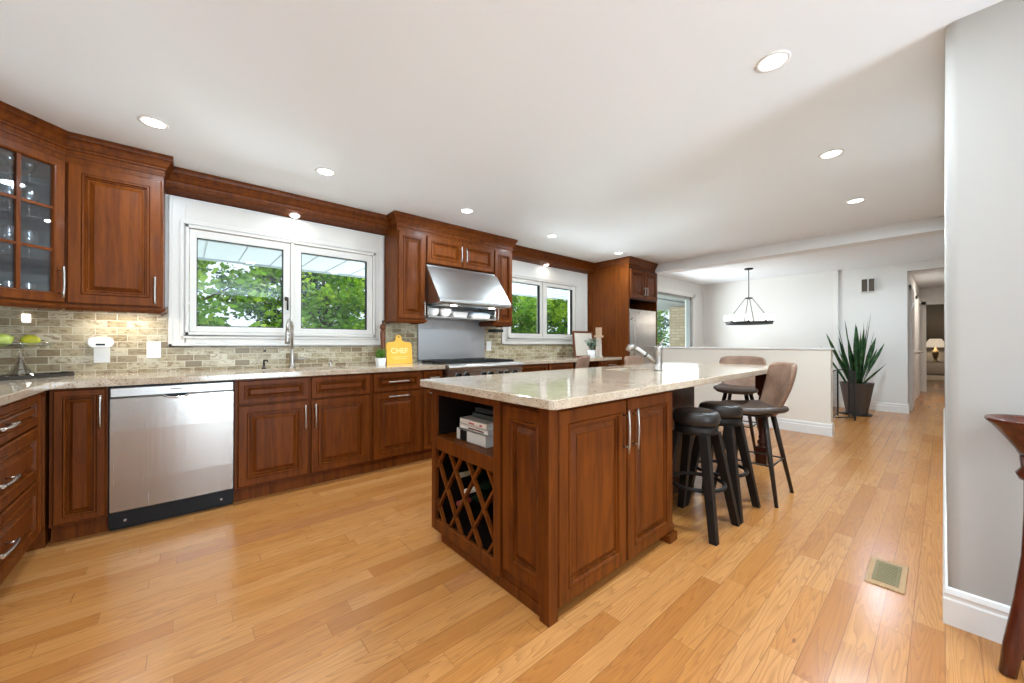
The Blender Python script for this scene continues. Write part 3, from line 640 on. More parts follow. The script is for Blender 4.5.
# ---------------------------------------------------------------- dishwasher
t = thing('dishwasher', 'stainless steel dishwasher with a dark toe strip under the counter', 'dishwasher', (-.04, YF, 0)); o = t.location
b = MB(o); b.box(-.340, .259, YF, YW - .03, .03, .870); b.box(-.335, .255, YF + .03, YF + .06, 0, .10); b.box(-.334, .254, YF - .008, YF + .01, .025, .112); b.build('body', 'black', t)
b = MB(o); rings = []
for z, d in ((.118, .008), (.124, .0), (.30, -.004), (.60, -.004), (.795, 0), (.803, .008)):
    row = []
    for i in range(13): x = -.333 + .586 * i / 12; row.append((x, YF - .026 + d - .006 * math.sin(PI * i / 12), z))
    row += [(.253, YF, z), (-.333, YF, z)]; rings.append(row)
b.loft(rings, True, False); dd = b.build('door', 'steel_v', t)
b = MB(o); b.rbox(-.333, .253, YF - .028, YF, .806, .860, .003); st = b.build('control_strip', 'steel_h', t)
b = MB(o); n = 14
top = [(-.04 + .07 * math.cos(PI * i / n), YF - .035, .806 - .028 * math.sin(PI * i / n)) for i in range(n + 1)]
b.add(top + [(p[0], YF - .028, p[2]) for p in top], [tuple(range(n + 1))] + [(i, i + 1, n + 2 + i, n + 1 + i) for i in range(n)]); b.build('handle_pocket', 'black', t)
b = MB(o); b.tube([(-.11, YF - .037, .804), (-.075, YF - .044, .788), (-.04, YF - .046, .784), (-.005, YF - .044, .788), (.03, YF - .037, .804)], .006, 8); b.build('handle_lip', 'chrome', t)
b = MB(o)
for i in range(7): b.box(-.068 + i * .008, -.062 + i * .008, YF - .0290, YF - .028, .834, .841)
b.build('brand_mark', 'black', t)
for x in (-.27, .19): b = MB(o); b.tube([(x, YF - .008, .06), (x, YF - .011, .06)], .007, 10); b.build('screw', 'nickel', t)

# ---------------------------------------------------------------- range, backguard, hood
t = thing('range', 'stainless steel gas range with black knobs under the hood', 'range', (2.42, 3.50, 0)); o = t.location
x0, x1, yf = 1.935, 2.915, 3.20
b = MB(o); b.box(x0, x1, yf + .02, YW - .03, .09, .905); b.box(x0 + .03, x1 - .03, yf + .08, YW - .05, 0, .09); b.build('body', 'steel', t)
b = MB(o); pr = [(yf + .05, .86), (yf - .035, .862), (yf - .05, .872), (yf - .055, .888), (yf - .048, .905), (yf - .03, .915), (yf + .05, .918)]
b.loft([[(x, y, z) for y, z in pr] for x in (x0, x1)]); b.build('bullnose_rail', 'steel_h', t)
b = MB(o); b.loft([[(x, y, z) for y, z in ((yf - .03, .858), (yf + .02, .858), (yf + .02, .745), (yf - .015, .745))] for x in (x0, x1)]); b.build('control_panel', 'steel_h', t)
for x in (2.05, 2.15, 2.36, 2.457, 2.584, 2.678, 2.796):
    b = MB(o); b.tube([(x, yf - .022, .803), (x, yf - .034, .803)], .030, 16); kb = b.build('knob', 'chrome', t)
    b = MB(o); b.tube([(x, yf - .034, .803), (x, yf - .062, .803)], [.025, .021], 16); b.box(x - .005, x + .005, yf - .068, yf - .055, .782, .824); b.build('knob_grip', 'black', kb)
b = MB(o); b.rbox(x0 + .02, x1 - .02, yf - .012, yf + .02, .20, .73, .006); dr = b.build('oven_door', 'steel_h', t)
b = MB(o); b.tube([(x0 + .06, yf - .055, .68), (x1 - .06, yf - .055, .68)], .014, 12); b.tube([(x0 + .09, yf - .055, .68), (x0 + .09, yf - .01, .68)], .009, 8); b.tube([(x1 - .09, yf - .055, .68), (x1 - .09, yf - .01, .68)], .009, 8); b.build('handle', 'chrome', dr)
b = MB(o); b.rbox(x0 + .2, x1 - .2, yf - .016, yf - .011, .34, .6, .002); b.build('door_window', 'black', dr)
b = MB(o); b.box(x0 + .015, x1 - .015, yf + .05, YW - .08, .905, .914); b.build('cooktop', 'black', t)
for i in range(3):
    b = MB(o); gx = x0 + .03 + i * .307
    for k in range(5): b.box(gx + .01 + k * .066, gx + .022 + k * .066, yf + .07, YW - .10, .925, .94)
    for yy in (yf + .07, yf + .33, YW - .112): b.box(gx, gx + .296, yy, yy + .012, .914, .938)
    b.build('burner_grate', 'iron', t)
t = thing('backguard', 'plain stainless steel splash panel behind the range', 'panel', (2.42, YW - .012, .93))
b = MB((2.42, YW - .012, .93)); b.rbox(1.958, 2.882, YW - .03, YW - .012, .93, 1.53, .003); b.build('sheet', 'backsteel', t)
b = MB((2.42, YW - .012, .93)); b.box(1.958, 2.882, YW - .036, YW - .029, .93, .945); b.build('bottom_flange', 'steel', t)

YU = 3.55                                           # face of the upper cabinets
t = thing('range_hood', 'wide slanted stainless steel range hood over the stove', 'range hood', (2.365, YU, 1.50)); o = t.location
b = MB(o)
def hs(x, i): return [(x, YW - .03, 1.535), (x, 3.27, 1.532), (x, 3.262, 1.54), (x, 3.262, 1.568), (x, 3.268, 1.578), (x, 3.535, 1.935), (x, 3.545, 1.955), (x, YW - .03, 1.955)]
b.loft([hs(1.897, 0), hs(2.83, 0)]); cn = b.build('canopy', 'steel_h', t, bevel=.006)
b = MB(o); b.rbox(1.95, 2.78, 3.32, 3.8, 1.522, 1.534, .003); b.build('filter_panel', 'steel', t)
for x in (2.12, 2.62):
    b = MB(o); b.tube([(x, 3.36, 1.523), (x, 3.36, 1.517)], .035, 16); b.build('hood_light', 'lamp', t)
    light('hood_lamp', 'AREA', (x - o.x, 3.36 - o.y, 1.514 - o.z), 1.6, (1, .95, .88), parent=t, shape='DISK', size=.06)
t = thing('wall_shelf', 'narrow stainless warming shelf below the range hood', 'shelf', (2.36, 3.68, 1.395)); o = t.location
b = MB(o); b.rbox(1.90, 2.80, 3.50, YW - .035, 1.395, 1.413, .004); b.build('shelf_board', 'steel_h', t)
b = MB(o); b.rbox(2.782, 2.80, 3.50, YW - .035, 1.413, 1.52, .003); b.build('end_bracket', 'steel', t)
b = MB(o); b.rbox(1.90, 1.915, 3.52, YW - .035, 1.413, 1.52, .003); b.build('end_bracket', 'steel', t)
def dish(label, x, y, prof, sx=1, sy=1, n=26):
    t = thing('bowl' if 'bowl' in label else 'serving_dish', label, 'dishware', (x, y, 1.4135), 0, 'white dishes on the shelf under the hood'); b = MB(); b.lathe(prof, (0, 0, 0), n, sx=sx, sy=sy); b.build('vessel', 'white', t, solid=.003)
    b = MB(); b.lathe([(prof[0][0] + .001, 0), (prof[0][0] + .006, .004), (prof[0][0] + .001, .008)], (0, 0, 0), n, sx=sx, sy=sy); b.build('foot_ring', 'white', t)
bp = [(.028, .002), (.045, .01), (.066, .045), (.072, .085)]
dish('deep white bowl at the left end of the hood shelf', 2.00, 3.60, bp); dish('second white bowl, tilted rim, next on the hood shelf', 2.155, 3.60, [(.03, .002), (.05, .02), (.068, .06), (.075, .088)])
t = thing('serving_dish', 'rectangular white baking dish on the hood shelf', 'dishware', (2.345, 3.63, 1.4135), 0, 'white dishes on the shelf under the hood')
b = MB(); b.loft([[(x, y, z) for x, y in rrect(-.095 + i, .095 - i, -.07 + i, .07 - i, .02)] for z, i in ((0, .015), (.01, .008), (.055, 0), (.06, -.006), (.062, -.006), (.06, .004), (.012, .012))], True, True); b.build('vessel', 'white', t)
b = MB(); b.rbox(-.12, -.09, -.03, .03, .048, .056, .002); b.rbox(.09, .12, -.03, .03, .048, .056, .002); b.build('handle', 'white', t)
t = thing('serving_dish', 'long pale blue lidded dish at the right of the hood shelf', 'dishware', (2.625, 3.63, 1.4135), 0, 'white dishes on the shelf under the hood')
M['blue'] = mat('pale_blue_glaze', (.45, .58, .70), .2)
b = MB(); b.loft([[(x, y, z) for x, y in rrect(-.14 + i, .14 - i, -.08 + i, .08 - i, .03)] for z, i in ((0, .02), (.012, .008), (.045, 0))], True, True); b.build('vessel', 'white', t)
b = MB(); b.loft([[(x, y, z) for x, y in rrect(-.145 + i, .145 - i, -.085 + i, .085 - i, .03)] for z, i in ((.0455, 0), (.06, .004), (.074, .03), (.078, .06))], True, True); b.build('lid', 'blue', t)
t = thing('can_opener', 'small black appliance mounted under the right hood cabinet', 'appliance', (2.90, 3.66, 1.262)); o = t.location
b = MB(); b.rbox(-.06, .07, -.09, .06, .0, .036, .006); b.build('housing', 'black', t)
b = MB(); b.rbox(-.05, .06, -.10, -.09, .008, .026, .003); b.build('front_panel', 'iron', t)

# ---------------------------------------------------------------- upper cabinets
ZB, ZT = 1.368, 2.30
def upper(x0, x1, label, z0=ZB):
    t = thing('wall_cabinet', label, 'cabinet', (x0, YU, z0)); b = MB(); b.box(0, x1 - x0, 0, YW - YU - .012, 0, ZT - z0); b.build('body', 'cherry', t); return t
def rail(parent, x0, x1, d=.30, z=0, left=True, right=True):
    b = MB(); pr = [(0, 0), (.014, -.002), (.012, -.016), (-.012, -.034), (-.020, -.036), (-.020, -.0005)]
    path = ([(x0, d)] if left else []) + [(x0, 0), (x1, 0)] + ([(x1, d)] if right else [])
    sweep_xy(b, path, pr); b.build('light_rail', 'cherry', parent)
t = upper(-.56, -.115, 'cherry wood wall cabinet with a solid door beside the glass corner cabinet')
front(t, 'door', .012, .435, .008, ZT - ZB - .055, .405, .115, hl=.19, fr=.062)
rail(t, .0, .445, left=False)
t = upper(1.58, 1.893, 'tall narrow cherry wood wall cabinet left of the range hood')
front(t, 'door', .012, .300, .008, ZT - ZB - .05, .278, .11, hl=.17, fr=.05); rail(t, 0, .313)
t = upper(1.893, 2.795, 'low cherry wood wall cabinet with two doors above the hood', 1.965)
front(t, 'door', .010, .446, .006, .285, .418, .145, hl=.17, fr=.05); front(t, 'door', .456, .892, .006, .285, .484, .145, hl=.17, fr=.05)
t = upper(2.795, 3.09, 'tall narrow cherry wood wall cabinet right of the range hood')
front(t, 'door', .012, .282, .008, ZT - ZB - .05, .03, .11, hl=.17, fr=.05); rail(t, 0, .295)
# diagonal corner cabinet with glass door
s2 = math.sqrt(.5); A = (-.561, YU); Bp = (-.87, YU - .309); Ld = .309 / s2
t = thing('corner_wall_cabinet', 'diagonal corner wall cabinet with a glazed door showing stemware', 'cabinet', (Bp[0], Bp[1], ZB), R(45))
inv = Matrix.Translation((Bp[0], Bp[1], ZB)) @ Matrix.Rotation(R(45), 4, 'Z'); inv = inv.inverted()
def corner_poly(mb, z0, z1, ins=0):
    pts = [(Bp[0] + ins * .4, Bp[1] + ins), (A[0] - ins, A[1] - ins * .4), (A[0] - ins, YW - .002 - ins), (XL + .002 + ins, YW - .002 - ins), (XL + .002 + ins, Bp[1] + ins)]
    mb.T = inv; mb.loft([[(x, y, z) for x, y in pts] for z in (z0, z1)]); mb.T = Matrix()
b = MB(); corner_poly(b, ZB, ZB + .02); corner_poly(b, ZT - .1, ZT); b.T = inv
b.box(A[0] - .018, A[0] - .001, YU + .002, YW - .002, ZB + .02, ZT - .1); b.box(XL + .002, Bp[0], Bp[1], Bp[1] + .018, ZB + .02, ZT - .1)
b.T = Matrix(); b.box(0, .022, 0, .02, .02, ZT - ZB - .1); b.box(Ld - .022, Ld, 0, .02, .02, ZT - ZB - .1); b.build('body', 'cherry', t)
b = MB(); b.T = inv; b.box(XL + .003, A[0] - .018, YW - .012, YW - .003, ZB + .02, ZT - .1); b.box(XL + .003, XL + .012, Bp[1] + .018, YW - .012, ZB + .02, ZT - .1); b.build('back_panel', 'inside', t)
shz = (ZB + .26, ZB + .50, ZB + .70)
for z in shz: b = MB(); corner_poly(b, z - .012, z, .02); b.build('shelf', 'cabglass', t)
# glazed door: frame + muntins
dw0, dw1, dz0, dz1 = .012, Ld - .012, .008, ZT - ZB - .055; g = .058
b = MB()
prof = [(0, 0), (0, -.017), (.005, -.022), (g - .014, -.022), (g - .010, -.026), (g - .004, -.024), (g, -.014), (g, 0)]
b.loft([[(dw0 + i, d_, dz0 + i), (dw1 - i, d_, dz0 + i), (dw1 - i, d_, dz1 - i), (dw0 + i, d_, dz1 - i)] for i, d_ in prof + [prof[0]]], False)
dr = b.build('glazed_door', 'cherry', t)
b = MB(); xm = (dw0 + dw1) / 2; b.box(xm - .009, xm + .009, -.02, -.006, dz0 + g, dz1 - g)
for k in (1, 2): zz = dz0 + g + (dz1 - dz0 - 2 * g) * k / 3; b.box(dw0 + g, dw1 - g, -.019, -.007, zz - .008, zz + .008)
b.build('muntins', 'cherry', dr)
b = MB(); b.box(dw0 + g - .004, dw1 - g + .004, -.010, -.006, dz0 + g - .004, dz1 - g + .004); b.build('door_glass', 'cabglass', dr)
handle(dr, dw1 - .03, .13, .19)
rail(t, 0, Ld, left=False, right=False)
# stemware inside
def glass_proto(label, x, y, z, goblet=True):
    t = thing('wine_glass' if goblet else 'tumbler', label, 'glass', (x, y, z), 0, 'glasses in the corner cabinet')
    if goblet:
        b = MB(); b.lathe([(.001, .001), (.031, .001), (.031, .003), (.006, .008), (.004, .02), (.004, .07), (.008, .076)], (0, 0, 0), 16); b.build('stem', 'crystal', t)
        b = MB(); b.lathe([(.008, .076), (.026, .088), (.035, .11), (.034, .14), (.029, .165)], (0, 0, 0), 16); b.build('cup', 'crystal', t)
    else: b = MB(); b.lathe([(.001, .002), (.026, .002), (.029, .01), (.034, .09)], (0, 0, 0), 14); b.lathe([(.024, .008), (.001, .010)], (0, 0, 0), 14); b.build('cup', 'crystal', t)
    return t
gp = glass_proto('clear stemmed glass on a shelf of the glazed corner cabinet', -.95, 3.55, shz[0]); tp = glass_proto('clear tumbler on the floor of the glazed corner cabinet', -.95, 3.5, ZB + .0205, False)
first = {True: gp, False: tp}; usedp = {True: False, False: False}
for lv, z in enumerate((ZB + .0205, *shz)):
    for i in range(4):
        for j in range(3):
            u = -.125 + .083 * i; v = .10 + .085 * j; x = (A[0] + Bp[0]) / 2 + u * s2 - v * s2; y = (A[1] + Bp[1]) / 2 + u * s2 + v * s2
            if x < XL + .06 or y > YW - .06 or (lv == 3 and j == 2): continue
            gob = lv != 0; src = first[gob]
            if not usedp[gob]: src.location = (x, y, z + .0005); usedp[gob] = True; continue
            copy_thing(src, (x, y, z + .0005))

# crown mouldings (fixed to the ceiling)
crown = [(0, ZT - .016), (.007, ZT - .016), (.009, ZT - .004), (.004, ZT + .002), (.004, ZT + .022), (.012, ZT + .026), (.014, ZT + .036), (.022, ZT + .044), (.034, ZT + .072), (.038, ZT + .076), (.038, ZT + .082), (.046, ZT + .086), (.050, ZT + .1), (.050, H), (0, H)]
def cr(name, path, lab, pr=crown):
    b = MB(); sweep_xy(b, path, pr); struct(name, b, 'cherry', lab)
cr('trim_5', [(-.87, 2.6), (-.87, YU - .309), (-.561, YU), (-.115, YU), (-.115, YW)], 'dark cherry crown moulding over the corner cabinets')
cr('trim_6', [(1.58, YW), (1.58, YU), (3.09, YU), (3.09, YW)], 'cherry crown moulding over the range hood cabinets')
YV = 3.735
val = [(-.13, 2.258), (-.035, 2.278), (-.030, 2.284), (.0, 2.292), (.004, 2.302), (-.001, 2.308), (.002, 2.325), (.012, 2.332), (.026, 2.36), (.034, 2.364), (.034, 2.372), (.044, 2.38), (.050, 2.40), (.050, H), (-.13, H)]
for nm, xa, xb, lab in (('trim_7', -.115 + .056, 1.58 - .056, 'cherry crown and light soffit over the sink window'), ('trim_8', 3.09 + .056, 5.02 - .056, 'cherry crown and light soffit over the second window')):
    b = MB(); b.loft([[(x, YV - a, z) for a, z in val] for x in (xa - .055, xb + .055)]); struct(nm, b, 'cherry', lab)

# ---------------------------------------------------------------- fridge and its cabinet
XF = 5.02; YFp = 3.10
t = thing('fridge_surround', 'tall cherry wood fridge surround with two upper doors', 'cabinet', (XF, YFp, 0)); o = t.location
b = MB(o); b.box(XF, XF + .02, YFp, YW - .001, 0, ZT); b.box(5.845, 5.865, YFp, YW - .001, 0, ZT); b.build('side_panel', 'cherry', t)
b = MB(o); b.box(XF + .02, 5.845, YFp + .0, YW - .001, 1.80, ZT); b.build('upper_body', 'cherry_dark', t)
front(t, 'door', .025, .415, 1.815, 2.255, .385, 1.93, hl=.14, fr=.05); front(t, 'door', .425, .820, 1.815, 2.255, .455, 1.93, hl=.14, fr=.05)
cr('trim_9', [(XF, YW), (XF, YFp), (5.865, YFp), (5.865, YFp + .3)], 'cherry crown moulding over the fridge surround')
t = thing('refrigerator', 'built-in stainless steel refrigerator with a tall bar handle', 'refrigerator', (5.44, 3.45, 0)); o = t.location
b = MB(o); b.box(5.05, 5.835, YFp + .04, YW - .02, .02, 1.655); b.build('body', 'black', t)
b = MB(o); b.rbox(5.055, 5.83, YFp + .0, YFp + .04, .62, 1.65, .006); dr = b.build('door', 'steel_v', t)
b = MB(o); b.tube([(5.10, YFp - .001, 1.50), (5.10, YFp - .05, 1.47), (5.10, YFp - .055, 1.2), (5.10, YFp - .05, .83), (5.10, YFp - .001, .80)], .012, 10); b.build('handle', 'nickel', dr)
b = MB(o); b.rbox(5.055, 5.83, YFp, YFp + .04, .06, .61, .006); dr = b.build('freezer_drawer', 'steel_v', t)
b = MB(o); b.tube([(5.15, YFp - .001, .55), (5.15, YFp - .05, .55), (5.73, YFp - .05, .55), (5.73, YFp - .001, .55)], .012, 10); b.build('handle', 'nickel', dr)
for x in (5.3, 5.55, 5.62): b = MB(o); b.rbox(x, x + .03, YFp - .005, YFp, 1.585, 1.615, .002); b.build('magnet', 'nickel', dr)

# ---------------------------------------------------------------- island
IX0, IX1, IY0, IY1 = 1.112, 2.135, 1.052, 1.965
t = thing('kitchen_island', 'large cherry wood island cabinet with doors and a wine rack end', 'island', (1.6, 1.5, 0)); o = t.location
b = MB(o)
b.box(1.50, IX1, IY0, IY1, .05, .873)                                   # main block behind the open end
b.box(IX0, 1.50, IY0, 1.345, .05, .873)
b.box(IX0, 1.50, 1.345, IY1, .05, .085); b.box(IX0, 1.50, 1.345, IY1, .575, .592); b.box(IX0, 1.50, 1.345, IY1, .85, .873); b.box(IX0, 1.50, IY1 - .02, IY1, .05, .873)
b.box(IX1, 3.10, 1.33, IY1, 0.0, .66)                                   # set-back block under the seating overhang
b.box(IX1, 3.10, 1.33, 1.35, .66, .873); b.box(3.08, 3.10, 1.35, IY1, .66, .873); b.box(IX1, 3.08, IY1 - .02, IY1, .66, .873)
b.box(IX0 + .03, IX1 - .02, IY0 + .06, IY1 - .085, 0, .05); b.box(IX0 - .006, IX0 + .05, IY0 + .02, IY1 - .085, 0, .05)
b.box(IX0 - .022, IX0 + .03, IY0 - .022, IY0 + .03, 0, .873)            # corner post
b.build('body', 'cherry', t)
b = MB(o); b.rbox(2.05, IX1 + .003, IY0 - .045, IY0 + .03, .0, .048, .004); b.rbox(2.06, IX1, IY0 - .028, IY0 + .03, .048, .09, .006); b.build('corner_foot', 'cherry', t)
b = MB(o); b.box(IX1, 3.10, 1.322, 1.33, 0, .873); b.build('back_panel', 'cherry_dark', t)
def lf(xa, xb): return xa - o.x, xb - o.x
yo = IY0 - o.y
front(t, 'door', *lf(1.152, 1.648), .045, .848, 1.617 - o.x, .70, hl=.21, fr=.062, y=yo); front(t, 'door', *lf(1.664, 2.128), .045, .848, 1.700 - o.x, .70, hl=.21, fr=.062, y=yo)
# end face, facing -x : frame rotated -90
ROT = Matrix.Translation((IX0 - o.x, 0, 0)) @ Matrix.Rotation(R(-90), 4, 'Z')     # local x -> -y, local -y -> -x
b = MB(); b.T = ROT; b.panel(-(1.322 - o.y), -(1.035 - o.y), .105, .848, fr=.058); b.build('end_panel', 'cherry', t)
b = MB(o)                                                                 # face frame of the open cubby and rack
xa, xb = IX0 - .022, IX0
for y0, y1, z0, z1 in ((1.338, 1.386, .055, .868), (1.925, 1.967, .055, .868), (1.386, 1.925, .832, .868), (1.386, 1.925, .520, .592), (1.386, 1.925, .055, .118)): b.box(xa, xb, y0, y1, z0, z1)
n = 14
arc = [(1.386 + .539 * i / n, .522 - .030 * (1 - (2 * i / n - 1) ** 2) ** .5 + .03) for i in range(n + 1)]
b.build('face_frame', 'cherry', t, bevel=.002)
# lattice
b = MB(o); zc0, zc1, yc0, yc1 = .118, .520, 1.386, 1.925
def clip_line(cy, cz, dy, dz):
    t0, t1 = -9, 9
    for c, d_, lo, hi in ((cy, dy, yc0, yc1), (cz, dz, zc0, zc1)):
        a, e = (lo - c) / d_, (hi - c) / d_
        t0 = max(t0, min(a, e)); t1 = min(t1, max(a, e))
    return t0, t1
sl = .245 / .17
for sgn in (1, -1):
    for k in range(-5, 8):
        cy = 1.386 + .5 * .18 + .171 * k; L_ = math.hypot(1, sl); dy, dz = 1 / L_, sgn * sl / L_; t0, t1 = clip_line(cy, .319, dy, dz)
        if t1 - t0 < .05: continue
        p0 = (cy + dy * t0, .319 + dz * t0); p1 = (cy + dy * t1, .319 + dz * t1); nx, nz = -dz * .0065, dy * .0065
        x_0 = IX0 - .016 if sgn > 0 else IX0 - .014
        q = [(p0[0] - nx, p0[1] - nz), (p0[0] + nx, p0[1] + nz), (p1[0] + nx, p1[1] + nz), (p1[0] - nx, p1[1] - nz)]
        b.loft([[(x_0, y, z) for y, z in q], [(IX0 + (.004 if sgn > 0 else .006), y, z) for y, z in q]])
b.build('wine_lattice', 'cherry', t)
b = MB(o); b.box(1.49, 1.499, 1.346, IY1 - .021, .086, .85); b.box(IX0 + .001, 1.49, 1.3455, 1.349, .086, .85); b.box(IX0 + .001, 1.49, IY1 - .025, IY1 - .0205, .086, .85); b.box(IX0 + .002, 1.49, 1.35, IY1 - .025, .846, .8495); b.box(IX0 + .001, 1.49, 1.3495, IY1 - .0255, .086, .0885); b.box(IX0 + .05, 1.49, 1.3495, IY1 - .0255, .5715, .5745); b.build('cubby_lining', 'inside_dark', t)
def turned_leg(x, y):
    b = MB(o); b.taper((x, y, 0), (x, y, .16), .045, .045); b.taper((x, y, .70), (x, y, .873), .045, .045)
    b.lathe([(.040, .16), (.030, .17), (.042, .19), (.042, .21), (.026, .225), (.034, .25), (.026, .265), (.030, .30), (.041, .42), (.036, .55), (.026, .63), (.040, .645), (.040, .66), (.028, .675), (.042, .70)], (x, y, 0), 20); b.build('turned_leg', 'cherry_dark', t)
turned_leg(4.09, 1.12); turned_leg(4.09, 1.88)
sx0, sx1, sy0, sy1 = 2.52, 2.86, 1.56, 1.80
co = rrect(1.035, 4.25, .955, 2.035, .035)
cslab('island_countertop', 'long polished beige granite slab on the island', co, [rrect(sx0, sx1, sy0, sy1, .06)], (2.6, 1.5, .875))
bowl('prep_sink', 'small undermounted prep sink in the island top', sx0 + .006, sx1 - .006, sy0 + .006, sy1 - .006, .17)
t = thing('faucet', 'short nickel pull-out faucet slanting over the island prep sink', 'faucet', (2.775, 1.455, .914)); o2 = t.location
b = MB(o2); b.lathe([(.034, 0), (.034, .006), (.029, .012), (.028, .15), (.030, .155)], o2, 20, caps=True); b.build('body', 'nickel', t)
b = MB(o2); b.lathe([(.030, .157), (.031, .18), (.024, .192), (.001, .195)], o2, 20); b.tube([(2.775, 1.455, 1.095), (2.785, 1.44, 1.13), (2.80, 1.42, 1.16)], [.009, .007, .005], 8); b.build('lever', 'nickel', t)
b = MB(o2); b.tube([(2.775, 1.455, .965), (2.72, 1.505, 1.02), (2.66, 1.56, 1.075), (2.635, 1.583, 1.095)], [.017, .017, .019, .022], 12); b.tube([(2.635, 1.583, 1.095), (2.612, 1.603, 1.098), (2.60, 1.612, 1.07)], [.023, .024, .020], 12); b.build('spout', 'nickel', t)
b = MB(o2); b.tube([(2.705, 1.519, 1.034), (2.699, 1.524, 1.040)], .0195, 12); b.build('joint_ring', 'black', t)

# books in the cubby
def book(label, x, y0, y1, z0, z1, cover, depth=.24, flat=True):
    nm = mat('book_cover', cover, .5); t = thing('book', label, 'book', (x, (y0 + y1) / 2, z0), 0, 'books in the island cubby'); o = t.location
    b = MB(o); th = .003
    b.box(x, x + depth, y0, y1, z0, z0 + th); b.box(x, x + depth, y0, y1, z1 - th, z1); b.box(x, x + th, y0, y1, z0, z1); b.build('cover', nm, t)
    b = MB(o); b.box(x + th, x + depth - .004, y0 + .004, y1 - .004, z0 + th, z1 - th); b.build('pages', 'pillow', t); return t, o
# the base of the cubby
z = .5925
t, o3 = book('thick pale book with a dark square on its spine, lowest in the cubby', 1.155, 1.53, 1.80, z, z + .062, (.66, .60, .53))
b = MB(o3); b.box(1.1542, 1.155, 1.70, 1.765, z + .003, z + .058); b.build('spine_block', 'black', t)
t, o3 = book('white book second from the bottom of the cubby stack', 1.165, 1.525, 1.785, z + .0625, z + .090, (.78, .72, .66))
b = MB(o3); b.box(1.1642, 1.165, 1.56, 1.70, z + .070, z + .078); b.build('spine_title', 'wood_mill', t)
t, o3 = book('cream book with red marks on its spine, third up in the cubby', 1.160, 1.53, 1.775, z + .0905, z + .122, (.80, .70, .60))
b = MB(o3); b.box(1.1592, 1.16, 1.57, 1.59, z + .10, z + .11); b.box(1.1592, 1.16, 1.64, 1.69, z + .10, z + .108); b.build('spine_title', mat('red_print', (.4, .05, .04), .5), t)
t, o3 = book('dark grey book on top of the cubby stack', 1.22, 1.54, 1.74, z + .1225, z + .150, (.06, .07, .065))
t, o3 = book('uppermost black book in the cubby stack', 1.235, 1.55, 1.735, z + .1505, z + .178, (.03, .03, .032))
# bottles
def bottle(label, y, z, x0, foil):
    t = thing('wine_bottle', label, 'bottle', (x0, y, z), 0, 'wine bottles in the lattice rack'); b = MB(); b.T = Matrix.Rotation(R(90), 4, 'Y')
    b.lathe([(.014, .0), (.014, .08)], (0, 0, 0), 14); b.add([(.014 * math.cos(2 * PI * k / 14), .014 * math.sin(2 * PI * k / 14), 0) for k in range(14)], [tuple(range(14))]); b.build('foil', foil, t)
    b = MB(); b.T = Matrix.Rotation(R(90), 4, 'Y'); b.lathe([(.0135, .08), (.016, .10), (.034, .135), (.036, .15), (.036, .25), (.001, .25)], (0, 0, 0), 16); b.build('glass_body', mat('bottle_glass', (.015, .03, .015), .1), t)
bottle('wine bottle with a pale foil, right of centre in the rack', 1.64, .352, 1.105, mat('cream_foil', (.7, .6, .5), .4)); bottle('wine bottle with a red foil, lower in the rack', 1.752, .247, 1.13, mat('red_foil', (.25, .02, .02), .3)); bottle('wine bottle with a gold foil, top left in the rack', 1.762, .395, 1.13, mat('gold_foil', (.5, .36, .22), .4))

# ---------------------------------------------------------------- stools and chairs
def make_stool():
    t = thing('round_stool', 'x', 'stool', (2.415, 1.02, 0), 0, 'backless round stools at the island')
    b = MB(); b.lathe([(.001, .625), (.120, .627), (.130, .637), (.136, .660), (.134, .685), (.125, .703), (.10, .712), (.06, .714), (.001, .713)], (0, 0, 0), 36); b.build('cushion', 'leather', t)
    b = MB(); b.lathe([(.119, .575), (.123, .58), (.123, .622), (.11, .625), (.001, .625)], (0, 0, 0), 36); b.lathe([(.119, .575), (.001, .575)], (0, 0, 0), 36); b.build('seat_ring', 'stoolwood', t)
    for sx in (-1, 1):
        for sy in (-1, 1):
            b = MB(); b.taper((sx * .17, sy * .17, 0), (sx * .082, sy * .082, .58), .021, .026); b.build('leg', 'stoolwood', t, bevel=.003)
    b = MB(); b.ring((0, 0, .262), .158, .012, 36, 8); b.build('foot_ring', 'stoolwood', t)
    return t
st = make_stool(); st['label'] = 'round black leather stool nearest the island doors'
copy_thing(st, (2.805, 1.02, 0), 0, 'round black leather stool tucked between the first stool and the bar chair')
